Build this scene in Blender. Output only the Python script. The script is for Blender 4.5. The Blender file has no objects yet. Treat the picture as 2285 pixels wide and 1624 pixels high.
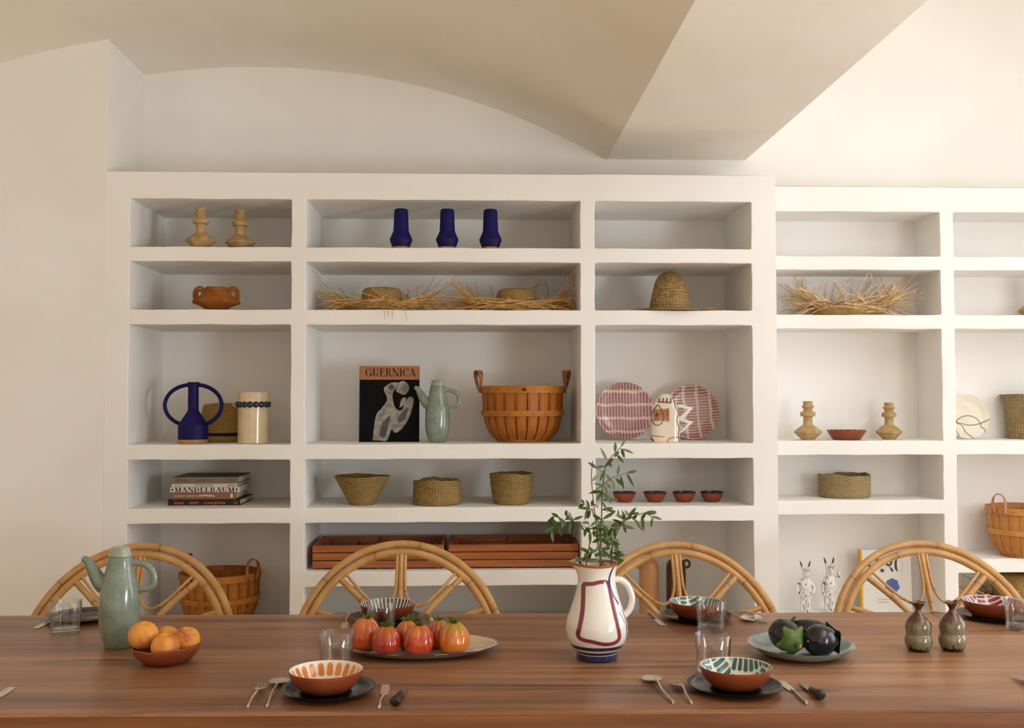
import bpy, math, random
import numpy as np
from mathutils import Vector, Matrix

random.seed(7)
np.random.seed(7)
SC = bpy.context.scene
COL = SC.collection
PI = math.pi

# ------------------------------------------------------------------ camera
F_PX, CX, CY = 2331.6, 1142.5, 812.0
CAM = Vector((0, 0, 1.40))
YAW, PITCH, ROLL = 0.0371, 0.0323, -0.001
_cy, _sy, _cp, _sp = math.cos(YAW), math.sin(YAW), math.cos(PITCH), math.sin(PITCH)
FW = Vector((_sy * _cp, _cy * _cp, _sp))
RT = Vector((_cy, -_sy, 0))
UP = RT.cross(FW)
RT, UP = RT * math.cos(ROLL) + UP * math.sin(ROLL), UP * math.cos(ROLL) - RT * math.sin(ROLL)
cam = bpy.data.cameras.new('camera')
cam.sensor_fit = 'HORIZONTAL'
cam.sensor_width = 36
cam.lens = F_PX / 2285 * 36
cam.clip_start = 0.05
camo = bpy.data.objects.new('camera', cam)
COL.objects.link(camo)
camo.matrix_world = Matrix(((RT.x, UP.x, -FW.x, CAM.x), (RT.y, UP.y, -FW.y, CAM.y), (RT.z, UP.z, -FW.z, CAM.z), (0, 0, 0, 1)))
SC.camera = camo

# ------------------------------------------------------------------ world, daylight, exposure
wd = bpy.data.worlds.new('World')
SC.world = wd
wd.use_nodes = True
wd.node_tree.nodes['Background'].inputs[0].default_value = (1.0, 0.96, 0.90, 1)
wd.node_tree.nodes['Background'].inputs[1].default_value = 0.5


def area(name, loc, rot, sx, sy, power, color):
    l = bpy.data.lights.new(name, 'AREA')
    l.shape = 'RECTANGLE'
    l.size, l.size_y, l.energy, l.color = sx, sy, power, color
    o = bpy.data.objects.new(name, l)
    COL.objects.link(o)
    o.location = loc
    o.rotation_euler = rot
    return o


WALL_R, WALL_L, WALL_N = 3.30, -3.20, -3.0
WIN1 = (-0.60, 0.60, 0.30, 2.30)      # y0 y1 z0 z1 of the terrace door beside the camera
WIN2 = (2.20, 3.50, 0.50, 2.30)       # window beside the right-hand shelves
FILL_OPEN = (-1.60, 0.90, 0.60, 2.40)      # x0 x1 z0 z1 of an unseen opening added behind the camera for fill
area('daylight_door', (WALL_R + 0.02, 0.0, 1.3), (0, PI / 2 + .75, 0), 2.0, 1.2, 110, (0.925, 1.0, 1.10))
area('daylight_window', (WALL_R + 0.02, 2.85, 1.4), (0, PI / 2, 0), 1.8, 1.3, 17, (0.94, 1.0, 1.08))
SKY = (1.90, 3.10, 0.30, 2.70)         # x0 x1 y0 y1 of the rooflight over the right-hand bay
area('daylight_rooflight', (2.5, 1.5, 3.24), (0, 0, 0), 1.2, 2.4, 25, (0.93, 1.0, 1.09))
area('rear_fill', (-0.35, WALL_N - 0.02, 1.5), (PI / 2 + .75, 0, 0), 2.5, 1.8, 11, (1.0, 0.92, 0.80))  # unseen fill lamp, added behind the camera to brighten the room
SC.cycles.diffuse_bounces = 6
SC.cycles.max_bounces = 8
SC.cycles.use_light_tree = False
SC.cycles.caustics_reflective = False
SC.cycles.adaptive_threshold = 0.05
SC.cycles.transparent_max_bounces = 24
SC.view_settings.view_transform = 'Standard'
SC.view_settings.look = 'None'
SC.view_settings.exposure = 0.26
SC.view_settings.gamma = 1.0
SC.view_settings.use_curve_mapping = False


# ------------------------------------------------------------------ helpers
def ray(px, py):
    return FW + RT * ((px - CX) / F_PX) + UP * ((CY - py) / F_PX)


def at(px, py, Y):
    d = ray(px, py)
    return CAM + d * (Y / d.y)


def onz(px, py, z):
    d = ray(px, py)
    return CAM + d * ((z - CAM.z) / d.z)


def hexc(h):
    h = h.lstrip('#')
    out = []
    for i in (0, 2, 4):
        c = int(h[i:i + 2], 16) / 255
        out.append(c / 12.92 if c <= 0.04045 else ((c + 0.055) / 1.055) ** 2.4)
    return tuple(out)


def link(o, parent=None):
    COL.objects.link(o)
    if parent is not None:
        o.parent = parent
    return o


def tag(o, label=None, cat=None, group=None, kind=None):
    if label:
        o['label'] = label
    if cat:
        o['category'] = cat
    if group:
        o['group'] = group
    if kind:
        o['kind'] = kind
    return o


def empty(name, loc=(0, 0, 0), rz=0.0):
    o = bpy.data.objects.new(name, None)
    o.empty_display_size = 0.05
    o.location = loc
    o.rotation_euler = (0, 0, rz)
    return link(o)


def make_mesh(name, v, f, mat=None, smooth=True, angle=38, uv=None, col=None):
    me = bpy.data.meshes.new(name)
    me.from_pydata([tuple(p) for p in v], [], f)
    if smooth:
        me.polygons.foreach_set('use_smooth', [True] * len(me.polygons))
        if angle:
            me.set_sharp_from_angle(angle=math.radians(angle))
    if uv is not None:
        ul = me.uv_layers.new(name='UVMap')
        idx = np.zeros(len(me.loops), dtype=np.int32)
        me.loops.foreach_get('vertex_index', idx)
        ul.data.foreach_set('uv', np.asarray(uv, dtype=np.float32)[idx].ravel())
    if col is not None:
        ca = me.color_attributes.new('paint', 'FLOAT_COLOR', 'POINT')
        c = np.ones((len(v), 4), dtype=np.float32)
        c[:, :3] = col
        ca.data.foreach_set('color', c.ravel())
    if mat is not None:
        me.materials.append(mat)
    me.update()
    return me


def obj(name, vf, mat=None, parent=None, smooth=True, angle=38, loc=None, rot=None, uv=None, col=None):
    if len(vf) > 2 and uv is None:
        uv = vf[2]
    me = make_mesh(name, vf[0], vf[1], mat, smooth, angle, uv, col)
    o = bpy.data.objects.new(name, me)
    if loc is not None:
        o.location = loc
    if rot is not None:
        o.rotation_euler = rot
    return link(o, parent)


def bevel(o, w, seg=2):
    m = o.modifiers.new('bevel', 'BEVEL')
    m.width, m.segments, m.limit_method, m.angle_limit = w, seg, 'ANGLE', math.radians(35)
    m.harden_normals = False
    o.data.polygons.foreach_set('use_smooth', [True] * len(o.data.polygons))
    o.data.set_sharp_from_angle(angle=math.radians(60))
    return o


def copy_tree(root, loc=None, rz=None):
    r = root.copy()
    COL.objects.link(r)
    for ch in list(root.children):
        c = ch.copy()
        COL.objects.link(c)
        c.parent = r
        for g in list(ch.children):
            d = g.copy()
            COL.objects.link(d)
            d.parent = c
    if loc is not None:
        r.location = loc
    if rz is not None:
        r.rotation_euler = (0, 0, rz)
    return r


def box(x0, x1, y0, y1, z0, z1):
    v = [(x0, y0, z0), (x1, y0, z0), (x1, y1, z0), (x0, y1, z0), (x0, y0, z1), (x1, y0, z1), (x1, y1, z1), (x0, y1, z1)]
    f = [(0, 3, 2, 1), (4, 5, 6, 7), (0, 1, 5, 4), (1, 2, 6, 5), (2, 3, 7, 6), (3, 0, 4, 7)]
    return v, f


def join(*parts):
    v, f, uv = [], [], []
    has = all(len(p) > 2 and p[2] is not None for p in parts)
    for p in parts:
        b = len(v)
        v += list(p[0])
        f += [tuple(i + b for i in q) for q in p[1]]
        if has:
            uv += list(p[2])
    return (v, f, uv) if has else (v, f)


def move(vf, d=(0, 0, 0), m=None):
    v = [Vector(p) for p in vf[0]]
    if m is not None:
        v = [m @ p for p in v]
    v = [p + Vector(d) for p in v]
    return (v, vf[1]) + tuple(vf[2:])


def smooth_profile(pts, n=6):
    """Catmull-Rom through 2-D or 3-D points."""
    P = [np.array(p, float) for p in pts]
    P = [2 * P[0] - P[1]] + P + [2 * P[-1] - P[-2]]
    out = []
    for i in range(1, len(P) - 2):
        for k in range(n):
            t = k / n
            out.append(0.5 * ((2 * P[i]) + (-P[i - 1] + P[i + 1]) * t + (2 * P[i - 1] - 5 * P[i] + 4 * P[i + 1] - P[i + 2]) * t * t
                              + (-P[i - 1] + 3 * P[i] - 3 * P[i + 1] + P[i + 2]) * t ** 3))
    out.append(P[-2])
    return out


def lathe(prof, n=48, sx=1.0, sy=1.0, seam=False, urep=1.0, vs=None):
    """Revolve (r, z) points; first and last ring are capped when r > 0."""
    v, f, uv = [], [], []
    m = n + 1 if seam else n
    L = [0.0]
    for a, b in zip(prof, prof[1:]):
        L.append(L[-1] + math.hypot(b[0] - a[0], b[1] - a[1]))
    for j, (r, z) in enumerate(prof):
        for i in range(m):
            a = PI / 2 + 2 * PI * i / n
            v.append((max(r, 1e-4) * math.cos(a) * sx, max(r, 1e-4) * math.sin(a) * sy, z))
            uv.append((i / n * urep, (vs[j] if vs else L[j])))
    for j in range(len(prof) - 1):
        for i in range(n):
            a, b = j * m + i, j * m + (i + 1) % m
            f.append((a, b, b + m, a + m))
    f.append(tuple(range(n))[::-1])
    k = (len(prof) - 1) * m
    f.append(tuple(k + i for i in range(n)))
    return v, f, uv


def tube(path, rad, n=10, u0=0.0, caps=True, flat=1.0, upv=None):
    P = [Vector(p) for p in path]
    N = len(P)
    R = rad if hasattr(rad, '__len__') else [rad] * N
    v, f, uv = [], [], []
    t0 = (P[1] - P[0]).normalized()
    ref = Vector(upv) if upv is not None else (Vector((0, 1, 0)) if abs(t0.y) < 0.8 else Vector((1, 0, 0)))
    nrm = (ref - t0 * ref.dot(t0)).normalized()
    s = u0
    for i in range(N):
        t = (P[min(i + 1, N - 1)] - P[max(i - 1, 0)])
        t = t.normalized() if t.length > 1e-9 else t0
        nrm = (nrm - t * nrm.dot(t)).normalized()
        b = t.cross(nrm)
        if i:
            s += (P[i] - P[i - 1]).length
        for k in range(n):
            a = 2 * PI * k / n
            v.append(P[i] + (nrm * math.cos(a) * flat + b * math.sin(a)) * R[i])
            uv.append((s, k / n))
    for i in range(N - 1):
        for k in range(n):
            a, b_ = i * n + k, i * n + (k + 1) % n
            f.append((a, b_, b_ + n, a + n))
    if caps:
        f.append(tuple(range(n))[::-1])
        f.append(tuple((N - 1) * n + k for k in range(n)))
    return v, f, uv


def ribbon(path, widths, nrm):
    """Flat strip along a path; nrm is the approximate face normal."""
    P = [Vector(p) for p in path]
    v, f = [], []
    for i in range(len(P)):
        t = (P[min(i + 1, len(P) - 1)] - P[max(i - 1, 0)]).normalized()
        s = t.cross(Vector(nrm))
        s = s.normalized() if s.length > 1e-6 else Vector((1, 0, 0))
        w = widths[i] if hasattr(widths, '__len__') else widths
        v += [P[i] - s * w / 2, P[i] + s * w / 2]
    for i in range(len(P) - 1):
        f.append((2 * i, 2 * i + 1, 2 * i + 3, 2 * i + 2))
    return v, f


def prism(poly, y0, y1):
    """Polygon in x,z extruded along y."""
    n = len(poly)
    v = [(x, y0, z) for x, z in poly] + [(x, y1, z) for x, z in poly]
    f = [tuple(range(n)), tuple(range(2 * n - 1, n - 1, -1))]
    f += [(i, i + n, (i + 1) % n + n, (i + 1) % n) for i in range(n)]
    return v, f


def arc(cx, cz, r, a0, a1, n, rz=None):
    rz = rz or r
    return [(cx + r * math.cos(a0 + (a1 - a0) * i / n), cz + rz * math.sin(a0 + (a1 - a0) * i / n)) for i in range(n + 1)]


def ngrid_noise(x, y, s, seed=0):
    """cheap smooth noise in -1..1 made of sines"""
    r = np.random.RandomState(seed)
    o = 0
    for k in range(5):
        a, b, c = r.uniform(-1, 1, 3)
        o = o + np.sin(s * (1 + k * .6) * (a * x * 2 + b * y * 2) + c * 9)
    return o / 5


# ------------------------------------------------------------------ materials
def _new(name):
    m = bpy.data.materials.new(name)
    m.use_nodes = True
    nt = m.node_tree
    return m, nt, nt.nodes['Principled BSDF']


def mixc(nt, fac, a, b):
    n = nt.nodes.new('ShaderNodeMix')
    n.data_type = 'RGBA'
    for sock, val in ((n.inputs[0], fac), (n.inputs[6], a), (n.inputs[7], b)):
        if isinstance(val, tuple):
            sock.default_value = (*val[:3], 1)
        elif isinstance(val, (int, float)):
            sock.default_value = val
        else:
            nt.links.new(val, sock)
    return n.outputs[2]


def math_n(nt, op, a, b=None, c=None, clamp=False):
    n = nt.nodes.new('ShaderNodeMath')
    n.operation = op
    n.use_clamp = clamp
    for i, val in enumerate((a, b, c)):
        if val is None:
            continue
        if isinstance(val, (int, float)):
            n.inputs[i].default_value = val
        else:
            nt.links.new(val, n.inputs[i])
    return n.outputs[0]


def noise_n(nt, scale, detail=4, stretch=(1, 1, 1), rough=.5, coord='Object', dist=0.0):
    tc = nt.nodes.new('ShaderNodeTexCoord')
    mp = nt.nodes.new('ShaderNodeMapping')
    mp.inputs['Scale'].default_value = stretch
    nz = nt.nodes.new('ShaderNodeTexNoise')
    nz.inputs['Scale'].default_value = scale
    nz.inputs['Detail'].default_value = min(detail, 3) if scale > 8 else detail
    nz.inputs['Roughness'].default_value = rough
    nz.inputs['Distortion'].default_value = dist
    nt.links.new(tc.outputs[coord], mp.inputs[0])
    nt.links.new(mp.outputs[0], nz.inputs['Vector'])
    return nz.outputs[0]


def ramp_n(nt, fac, lo, hi):
    n = nt.nodes.new('ShaderNodeMapRange')
    n.inputs[1].default_value, n.inputs[2].default_value = lo, hi
    n.clamp = True
    nt.links.new(fac, n.inputs[0])
    return n.outputs[0]


def bump_n(nt, h, bsdf, strength=.3, dist=.001):
    n = nt.nodes.new('ShaderNodeBump')
    n.inputs['Strength'].default_value = strength
    n.inputs['Distance'].default_value = dist
    nt.links.new(h, n.inputs['Height'])
    nt.links.new(n.outputs[0], bsdf.inputs['Normal'])


def M(name, c1, c2=None, scale=8, stretch=(1, 1, 1), lo=.35, hi=.65, rough=.5, bump=0, bscale=60, bdist=.001, bstretch=None,
      metal=0, coat=0, sss=0, speck=None, attr=False, spec=.5, sheen=0):
    m, nt, b = _new(name)
    c1 = hexc(c1) if isinstance(c1, str) else c1
    if attr:
        a = nt.nodes.new('ShaderNodeVertexColor')
        a.layer_name = 'paint'
        col = a.outputs[0]
        if c2:
            nz = ramp_n(nt, noise_n(nt, scale, 5, stretch), lo, hi)
            mm = nt.nodes.new('ShaderNodeMix')
            mm.data_type = 'RGBA'
            mm.blend_type = 'MULTIPLY'
            mm.inputs[0].default_value = 1
            nt.links.new(col, mm.inputs[6])
            nt.links.new(mixc(nt, nz, (1, 1, 1), hexc(c2)), mm.inputs[7])
            col = mm.outputs[2]
        nt.links.new(col, b.inputs['Base Color'])
    elif c2:
        c2 = hexc(c2) if isinstance(c2, str) else c2
        col = mixc(nt, ramp_n(nt, noise_n(nt, scale, 5, stretch), lo, hi), c1, c2)
        if speck:
            sp = ramp_n(nt, noise_n(nt, speck[1], 2), speck[2], speck[2] + .04)
            col = mixc(nt, sp, col, hexc(speck[0]))
        nt.links.new(col, b.inputs['Base Color'])
    else:
        b.inputs['Base Color'].default_value = (*c1, 1)
    b.inputs['Roughness'].default_value = rough
    b.inputs['Metallic'].default_value = metal
    b.inputs['Specular IOR Level'].default_value = spec
    b.inputs['Coat Weight'].default_value = coat
    b.inputs['Coat Roughness'].default_value = .06
    if sss:
        b.inputs['Subsurface Weight'].default_value = sss
        b.inputs['Subsurface Radius'].default_value = (.01, .005, .003)
        b.inputs['Subsurface Scale'].default_value = .5
    if bump:
        bump_n(nt, noise_n(nt, bscale, 5, bstretch or (1, 1, 1)), b, bump, bdist)
    return m


def weave_mat(name, c_lo, c_hi, c_gap, slant=.8, depth=.0022):
    """Plaited straw: UV u counts strands round the basket, v counts plaited rows."""
    m, nt, b = _new(name)
    uvn = nt.nodes.new('ShaderNodeUVMap')
    sep = nt.nodes.new('ShaderNodeSeparateXYZ')
    nt.links.new(uvn.outputs[0], sep.inputs[0])
    u, v = sep.outputs[0], sep.outputs[1]
    fr = math_n(nt, 'FRACT', v)
    t = math_n(nt, 'MULTIPLY', math_n(nt, 'ABSOLUTE', math_n(nt, 'SUBTRACT', fr, .5)), 2.0)
    a = math_n(nt, 'MULTIPLY_ADD', t, slant, u)
    sa = math_n(nt, 'FRACT', a)
    h = math_n(nt, 'SINE', math_n(nt, 'MULTIPLY', sa, PI))
    edge = math_n(nt, 'SUBTRACT', 1.0, math_n(nt, 'POWER', t, 5.0))
    cen = math_n(nt, 'SUBTRACT', 1.0, math_n(nt, 'POWER', math_n(nt, 'SUBTRACT', 1.0, t), 7.0))
    hh = math_n(nt, 'MULTIPLY', math_n(nt, 'MULTIPLY', math_n(nt, 'POWER', h, .6), edge), cen)
    cb = nt.nodes.new('ShaderNodeCombineXYZ')
    nt.links.new(math_n(nt, 'FLOOR', a), cb.inputs[0])
    nt.links.new(math_n(nt, 'FLOOR', math_n(nt, 'MULTIPLY', v, 2.0)), cb.inputs[1])
    wn = nt.nodes.new('ShaderNodeTexWhiteNoise')
    wn.noise_dimensions = '2D'
    nt.links.new(cb.outputs[0], wn.inputs['Vector'])
    col = mixc(nt, wn.outputs[0], hexc(c_lo), hexc(c_hi))
    col = mixc(nt, ramp_n(nt, noise_n(nt, 9, 3), .35, .7), col, hexc(c_hi))
    col = mixc(nt, ramp_n(nt, hh, .2, .7), hexc(c_gap), col)
    nt.links.new(col, b.inputs['Base Color'])
    b.inputs['Roughness'].default_value = .72
    b.inputs['Specular IOR Level'].default_value = .25
    bump_n(nt, hh, b, .9, depth)
    return m


MAT = {}
MAT['plaster'] = M('white plaster', '#f1eeea', '#ece8e2', 2.2, rough=.92, bump=.25, bscale=9, bdist=.006, spec=.15)
MAT['plaster_warm'] = M('warm white plaster', '#f4eee4', '#efe7da', 1.6, rough=.94, bump=.3, bscale=6, bdist=.008, spec=.12)
MAT['floor'] = M('pale clay floor', '#eedcbf', '#e6cfab', 3, rough=.6)
MAT['sand'] = M('sandy stoneware', '#c2a578', '#ab8c60', 40, rough=.95, bump=.8, bscale=260, bdist=.0016, spec=.1)
MAT['blue'] = M('ultramarine glaze', '#130a55', '#0d0740', 14, rough=.55, bump=.15, bscale=90, spec=.22)
MAT['rawclay'] = M('bare clay', '#b98d5c', '#a47a4b', 30, rough=.9, spec=.15)
MAT['ochre'] = M('ochre terracotta', '#a1622b', '#8a4e1d', 24, rough=.85, bump=.4, bscale=200, spec=.2)
MAT['terracotta'] = M('terracotta', '#95492c', '#863f25', 18, rough=.6, bump=.1, bscale=90, spec=.35)
MAT['terracotta_shiny'] = M('glazed terracotta', '#91482a', '#813c20', 12, rough=.33, spec=.5)
MAT['darkrim'] = M('dark glazed rim', '#241a1c', rough=.2)
MAT['cream'] = M('cream glaze', '#d6c3a0', '#c9b48d', 16, rough=.16, bump=.1, bscale=40, coat=.3)
MAT['celadon'] = M('celadon glaze', '#8b9586', '#6c7a6b', 22, lo=.3, hi=.75, rough=.17, speck=('#555642', 110, .69), bump=.08, bscale=30, coat=.4)
MAT['celadon_rim'] = M('pale celadon rim', '#a9b3a5', '#8d9a86', 20, rough=.2, coat=.3)
MAT['bead'] = M('dark blue beads', '#10131f', '#27304a', 90, rough=.2)
MAT['wicker'] = weave_mat('plaited palm', '#9c7c42', '#c6a766', '#4a3518')
MAT['wicker_pale'] = weave_mat('plaited pale palm', '#a58a5a', '#cbb384', '#574222')
MAT['hatstraw'] = weave_mat('plaited straw', '#b48b4a', '#d6b277', '#6e4d22', depth=.002)
MAT['sombrero'] = weave_mat('coarse plaited straw', '#a07c44', '#dcbb80', '#54391a', depth=.003)
MAT['stave_pale'] = M('pale stave', '#c88a4a', '#b3722f', 14, (3, 3, .25), rough=.55, bump=.3, bscale=60, bstretch=(3, 3, .1), spec=.35)
MAT['band_pale'] = M('pale wood hoop', '#cf9657', '#bd8140', 9, rough=.5, spec=.35)
MAT['leather_pale'] = M('pale leather', '#c28a5c', '#ad7446', 20, rough=.6)
MAT['coil'] = weave_mat('stitched straw coils', '#b99150', '#d2ad6c', '#80592a', slant=.25)
MAT['fringe'] = M('raffia', '#d6ad72', '#b48242', 50, rough=.75, spec=.25)
MAT['fringe_pale'] = M('pale raffia', '#dcc196', '#b78c55', 50, rough=.75, spec=.25)
MAT['ribbon'] = M('black ribbon', '#0e0b0c', rough=.8)
MAT['stave'] = M('chestnut stave', '#b26a22', '#8c4b12', 14, (3, 3, .25), rough=.55, bump=.3, bscale=60, bstretch=(3, 3, .1), spec=.35)
MAT['stave_band'] = M('honey wood hoop', '#bb7829', '#a4631c', 9, rough=.5, spec=.35)
MAT['leather'] = M('tan leather', '#a2673a', '#8d5329', 20, rough=.6)
MAT['brass'] = M('brass', '#5d4a25', '#2f2410', 300, metal=.6, rough=.45)
MAT['crate'] = M('teak crate', '#ad6732', '#8f4c22', 10, (.35, 4, 4), rough=.55, bump=.2, bscale=30, bstretch=(.2, 6, 6))
MAT['paper'] = M('book pages', '#d8d0c2', '#c3b9a8', 160, (1, 1, 8), rough=.9)
MAT['paint_gloss'] = M('painted glaze', '#ffffff', attr=True, rough=.14, coat=.35)
MAT['paint_satin'] = M('painted bisque', '#ffffff', attr=True, rough=.35)
MAT['black_plate'] = M('black stoneware glaze', '#0c0d0e', '#16181a', 20, rough=.16, spec=.32)
MAT['steel'] = M('brushed cutlery', '#d8cebf', '#c8bba8', 60, metal=.55, rough=.33)
MAT['darkwood'] = M('dark handle wood', '#21160f', '#120b08', 30, (1, 6, 6), rough=.4)
MAT['steelblade'] = M('knife blade', '#a08d7c', metal=.9, rough=.3)
MAT['leaf'] = M('olive leaf', '#4c6524', '#364d18', 60, rough=.42, spec=.4)
MAT['leaf_pale'] = M('olive leaf underside', '#7d8a63', '#60714a', 60, rough=.55)
MAT['twig'] = M('olive twig', '#6b4a33', '#54382a', 60, rough=.8)
MAT['peach'] = M('peach skin', '#ffffff', attr=True, rough=.62, sss=.12, sheen=.3)
MAT['tomato'] = M('tomato skin', '#ffffff', attr=True, rough=.16, sss=.1, coat=.3)
MAT['calyx'] = M('green calyx', '#566b1f', '#38480f', 60, rough=.6)
MAT['aub'] = M('aubergine skin', '#0f0a0e', '#1a0f18', 12, rough=.17, coat=.15)
MAT['aubcal'] = M('aubergine calyx', '#3f5a18', '#5f7636', 40, rough=.55)
MAT['greyplate'] = M('blue grey stoneware', '#8f9f9b', '#7b8c88', 14, rough=.16, coat=.4)
MAT['whitecer'] = M('white ceramic', '#e6e3dd', '#dcd8d0', 12, rough=.3)
MAT['black_line'] = M('black brush line', '#15120f', rough=.5)
MAT['onion'] = M('red onion', '#6a1f22', '#3a0f14', 20, rough=.4)
MAT['tan_bottle'] = M('salt glazed tan', '#c08a56', '#b0703c', 8, rough=.35)
MAT['tan_bottle_grey'] = M('salt glazed pale', '#b6a183', '#a98d67', 8, rough=.35)
MAT['brown_bottle'] = M('salt glazed brown', '#5f3d20', '#472a12', 10, rough=.35)


def mat_rattan():
    m, nt, b = _new('rattan cane')
    uvn = nt.nodes.new('ShaderNodeUVMap')
    sep = nt.nodes.new('ShaderNodeSeparateXYZ')
    nt.links.new(uvn.outputs[0], sep.inputs[0])
    fr = math_n(nt, 'FRACT', math_n(nt, 'MULTIPLY', sep.outputs[0], 2.9))
    ring = math_n(nt, 'LESS_THAN', math_n(nt, 'ABSOLUTE', math_n(nt, 'SUBTRACT', fr, .5)), .0045)
    soft = math_n(nt, 'SUBTRACT', 1.0, ramp_n(nt, math_n(nt, 'ABSOLUTE', math_n(nt, 'SUBTRACT', fr, .5)), .005, .09))
    nz = noise_n(nt, 16, 5)
    col = mixc(nt, ramp_n(nt, nz, .35, .7), hexc('#c6985e'), hexc('#b28146'))
    col = mixc(nt, math_n(nt, 'MULTIPLY', soft, .25), col, hexc('#8f5423'))
    col = mixc(nt, math_n(nt, 'MULTIPLY', ring, .6), col, hexc('#4a280d'))
    nt.links.new(col, b.inputs['Base Color'])
    b.inputs['Roughness'].default_value = .36
    b.inputs['Specular IOR Level'].default_value = .45
    return m


MAT['rattan'] = mat_rattan()


def mat_table():
    m, nt, b = _new('oiled walnut table')
    n1 = noise_n(nt, 2.4, 8, (.28, 4.2, 4.2), .62, dist=.35)
    n2 = noise_n(nt, 5, 8, (.30, 9, 9), .7, dist=.2)
    n3 = noise_n(nt, 1.5, 3, (.5, 2.2, 2.2), .5)
    n4 = noise_n(nt, 3.4, 6, (.22, 3.2, 3.2), .55, dist=.8)
    col = mixc(nt, ramp_n(nt, n1, .36, .64), hexc('#714629'), hexc('#a97751'))
    col = mixc(nt, math_n(nt, 'MULTIPLY', ramp_n(nt, n2, .48, .66), .65), col, hexc('#54301b'))
    col = mixc(nt, math_n(nt, 'MULTIPLY', ramp_n(nt, n3, .4, .7), .35), col, hexc('#b58660'))
    col = mixc(nt, math_n(nt, 'MULTIPLY', ramp_n(nt, n4, .58, .68), .8), col, hexc('#341d0e'))
    nt.links.new(col, b.inputs['Base Color'])
    b.inputs['Roughness'].default_value = .36
    b.inputs['Specular IOR Level'].default_value = .55
    bump_n(nt, n2, b, .12, .002)
    return m


MAT['table'] = mat_table()
MAT['table_edge_shade'] = M('shaded table edge', '#5b3116', '#7d4a22', 3.2, (.5, 9, 9), rough=.45, bump=.15, bscale=12, bstretch=(.3, 8, 8))  # tabletop wood with the shade of the front face put into its colour


def mat_glass():
    """thin clear glass: mostly see-through, mirror-like towards grazing angles"""
    m, nt, b = _new('clear glass')
    out = nt.nodes['Material Output']
    nt.nodes.remove(b)
    tr = nt.nodes.new('ShaderNodeBsdfTransparent')
    tr.inputs[0].default_value = (.965, .975, .972, 1)
    gl = nt.nodes.new('ShaderNodeBsdfGlossy')
    gl.inputs['Roughness'].default_value = .02
    lw = nt.nodes.new('ShaderNodeLayerWeight')
    lw.inputs[0].default_value = .5
    fac = math_n(nt, 'MULTIPLY_ADD', math_n(nt, 'POWER', lw.outputs['Facing'], 2.4), .95, .055)
    mx = nt.nodes.new('ShaderNodeMixShader')
    nt.links.new(fac, mx.inputs[0])
    nt.links.new(tr.outputs[0], mx.inputs[1])
    nt.links.new(gl.outputs[0], mx.inputs[2])
    nt.links.new(mx.outputs[0], out.inputs[0])
    return m


MAT['glass'] = mat_glass()


def mat_drip():
    """brown neck running into an ash grey body with dark foot, following the glaze of the pot"""
    m, nt, b = _new('dripped ash glaze')
    tc = nt.nodes.new('ShaderNodeTexCoord')
    sep = nt.nodes.new('ShaderNodeSeparateXYZ')
    nt.links.new(tc.outputs['Object'], sep.inputs[0])
    dr = noise_n(nt, 110, 3, (1, 1, .16))
    z = math_n(nt, 'MULTIPLY_ADD', math_n(nt, 'SUBTRACT', dr, .5), .055, sep.outputs[2])
    col = mixc(nt, ramp_n(nt, dr, .3, .7), hexc('#877a5d'), hexc('#6d6850'))
    col = mixc(nt, ramp_n(nt, z, .052, .084), col, hexc('#53290c'))
    col = mixc(nt, ramp_n(nt, z, .012, .007), col, hexc('#22100a'))
    nt.links.new(col, b.inputs['Base Color'])
    b.inputs['Roughness'].default_value = .14
    b.inputs['Coat Weight'].default_value = .4
    return m


MAT['drip'] = mat_drip()

# ------------------------------------------------------------------ the room
H0 = 1.40
TOP = H0 + .8613
R1B, R1T = H0 + .5756, H0 + .7593
R2B, R2T = H0 + .3363, H0 + .5201
R3B, R3T = H0 - .1762, H0 + .2791
R4B, R4T = H0 - .4166, H0 - .2333
R5B, R5T = H0 - .6570, H0 - .4734
R6B, R6T = H0 - .8980, H0 - .7140
C1, C2, C3 = (-1.3031, -.6937), (-.6387, .4121), (.4682, 1.0782)
UL, UR = -1.3914, 1.1747
YF, YB, YR = 4.0, 4.444, 4.195
BL, BR = at(1350, 355, YB), at(1665, 358, YB)
ZB = (BL.z + BR.z) / 2
VX, VZ, VR = -.90, 0, 0
VZ = at(650, 150, YB).z
VR = ((BL.x - VX) ** 2 + (VZ - ZB) ** 2) / (2 * (VZ - ZB))


def vault_z(x, xc):
    return VZ - VR + math.sqrt(VR * VR - (x - xc) ** 2)


def struct(name, vf, mat, **k):
    o = obj(name, vf, mat, **k)
    o['kind'] = 'structure'
    return o


struct('floor', box(WALL_L, WALL_R, WALL_N, YB + .2, -.12, 0), MAT['floor'], smooth=False)


def wall_with_vault(x0, x1, y, thick, z0, xc, n=30):
    xs = [x0 + (x1 - x0) * i / n for i in range(n + 1)]
    poly = [(x0, z0), (x1, z0)] + [(x, vault_z(x, xc) + .03) for x in reversed(xs)]
    return prism(poly, y, y + thick)


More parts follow.
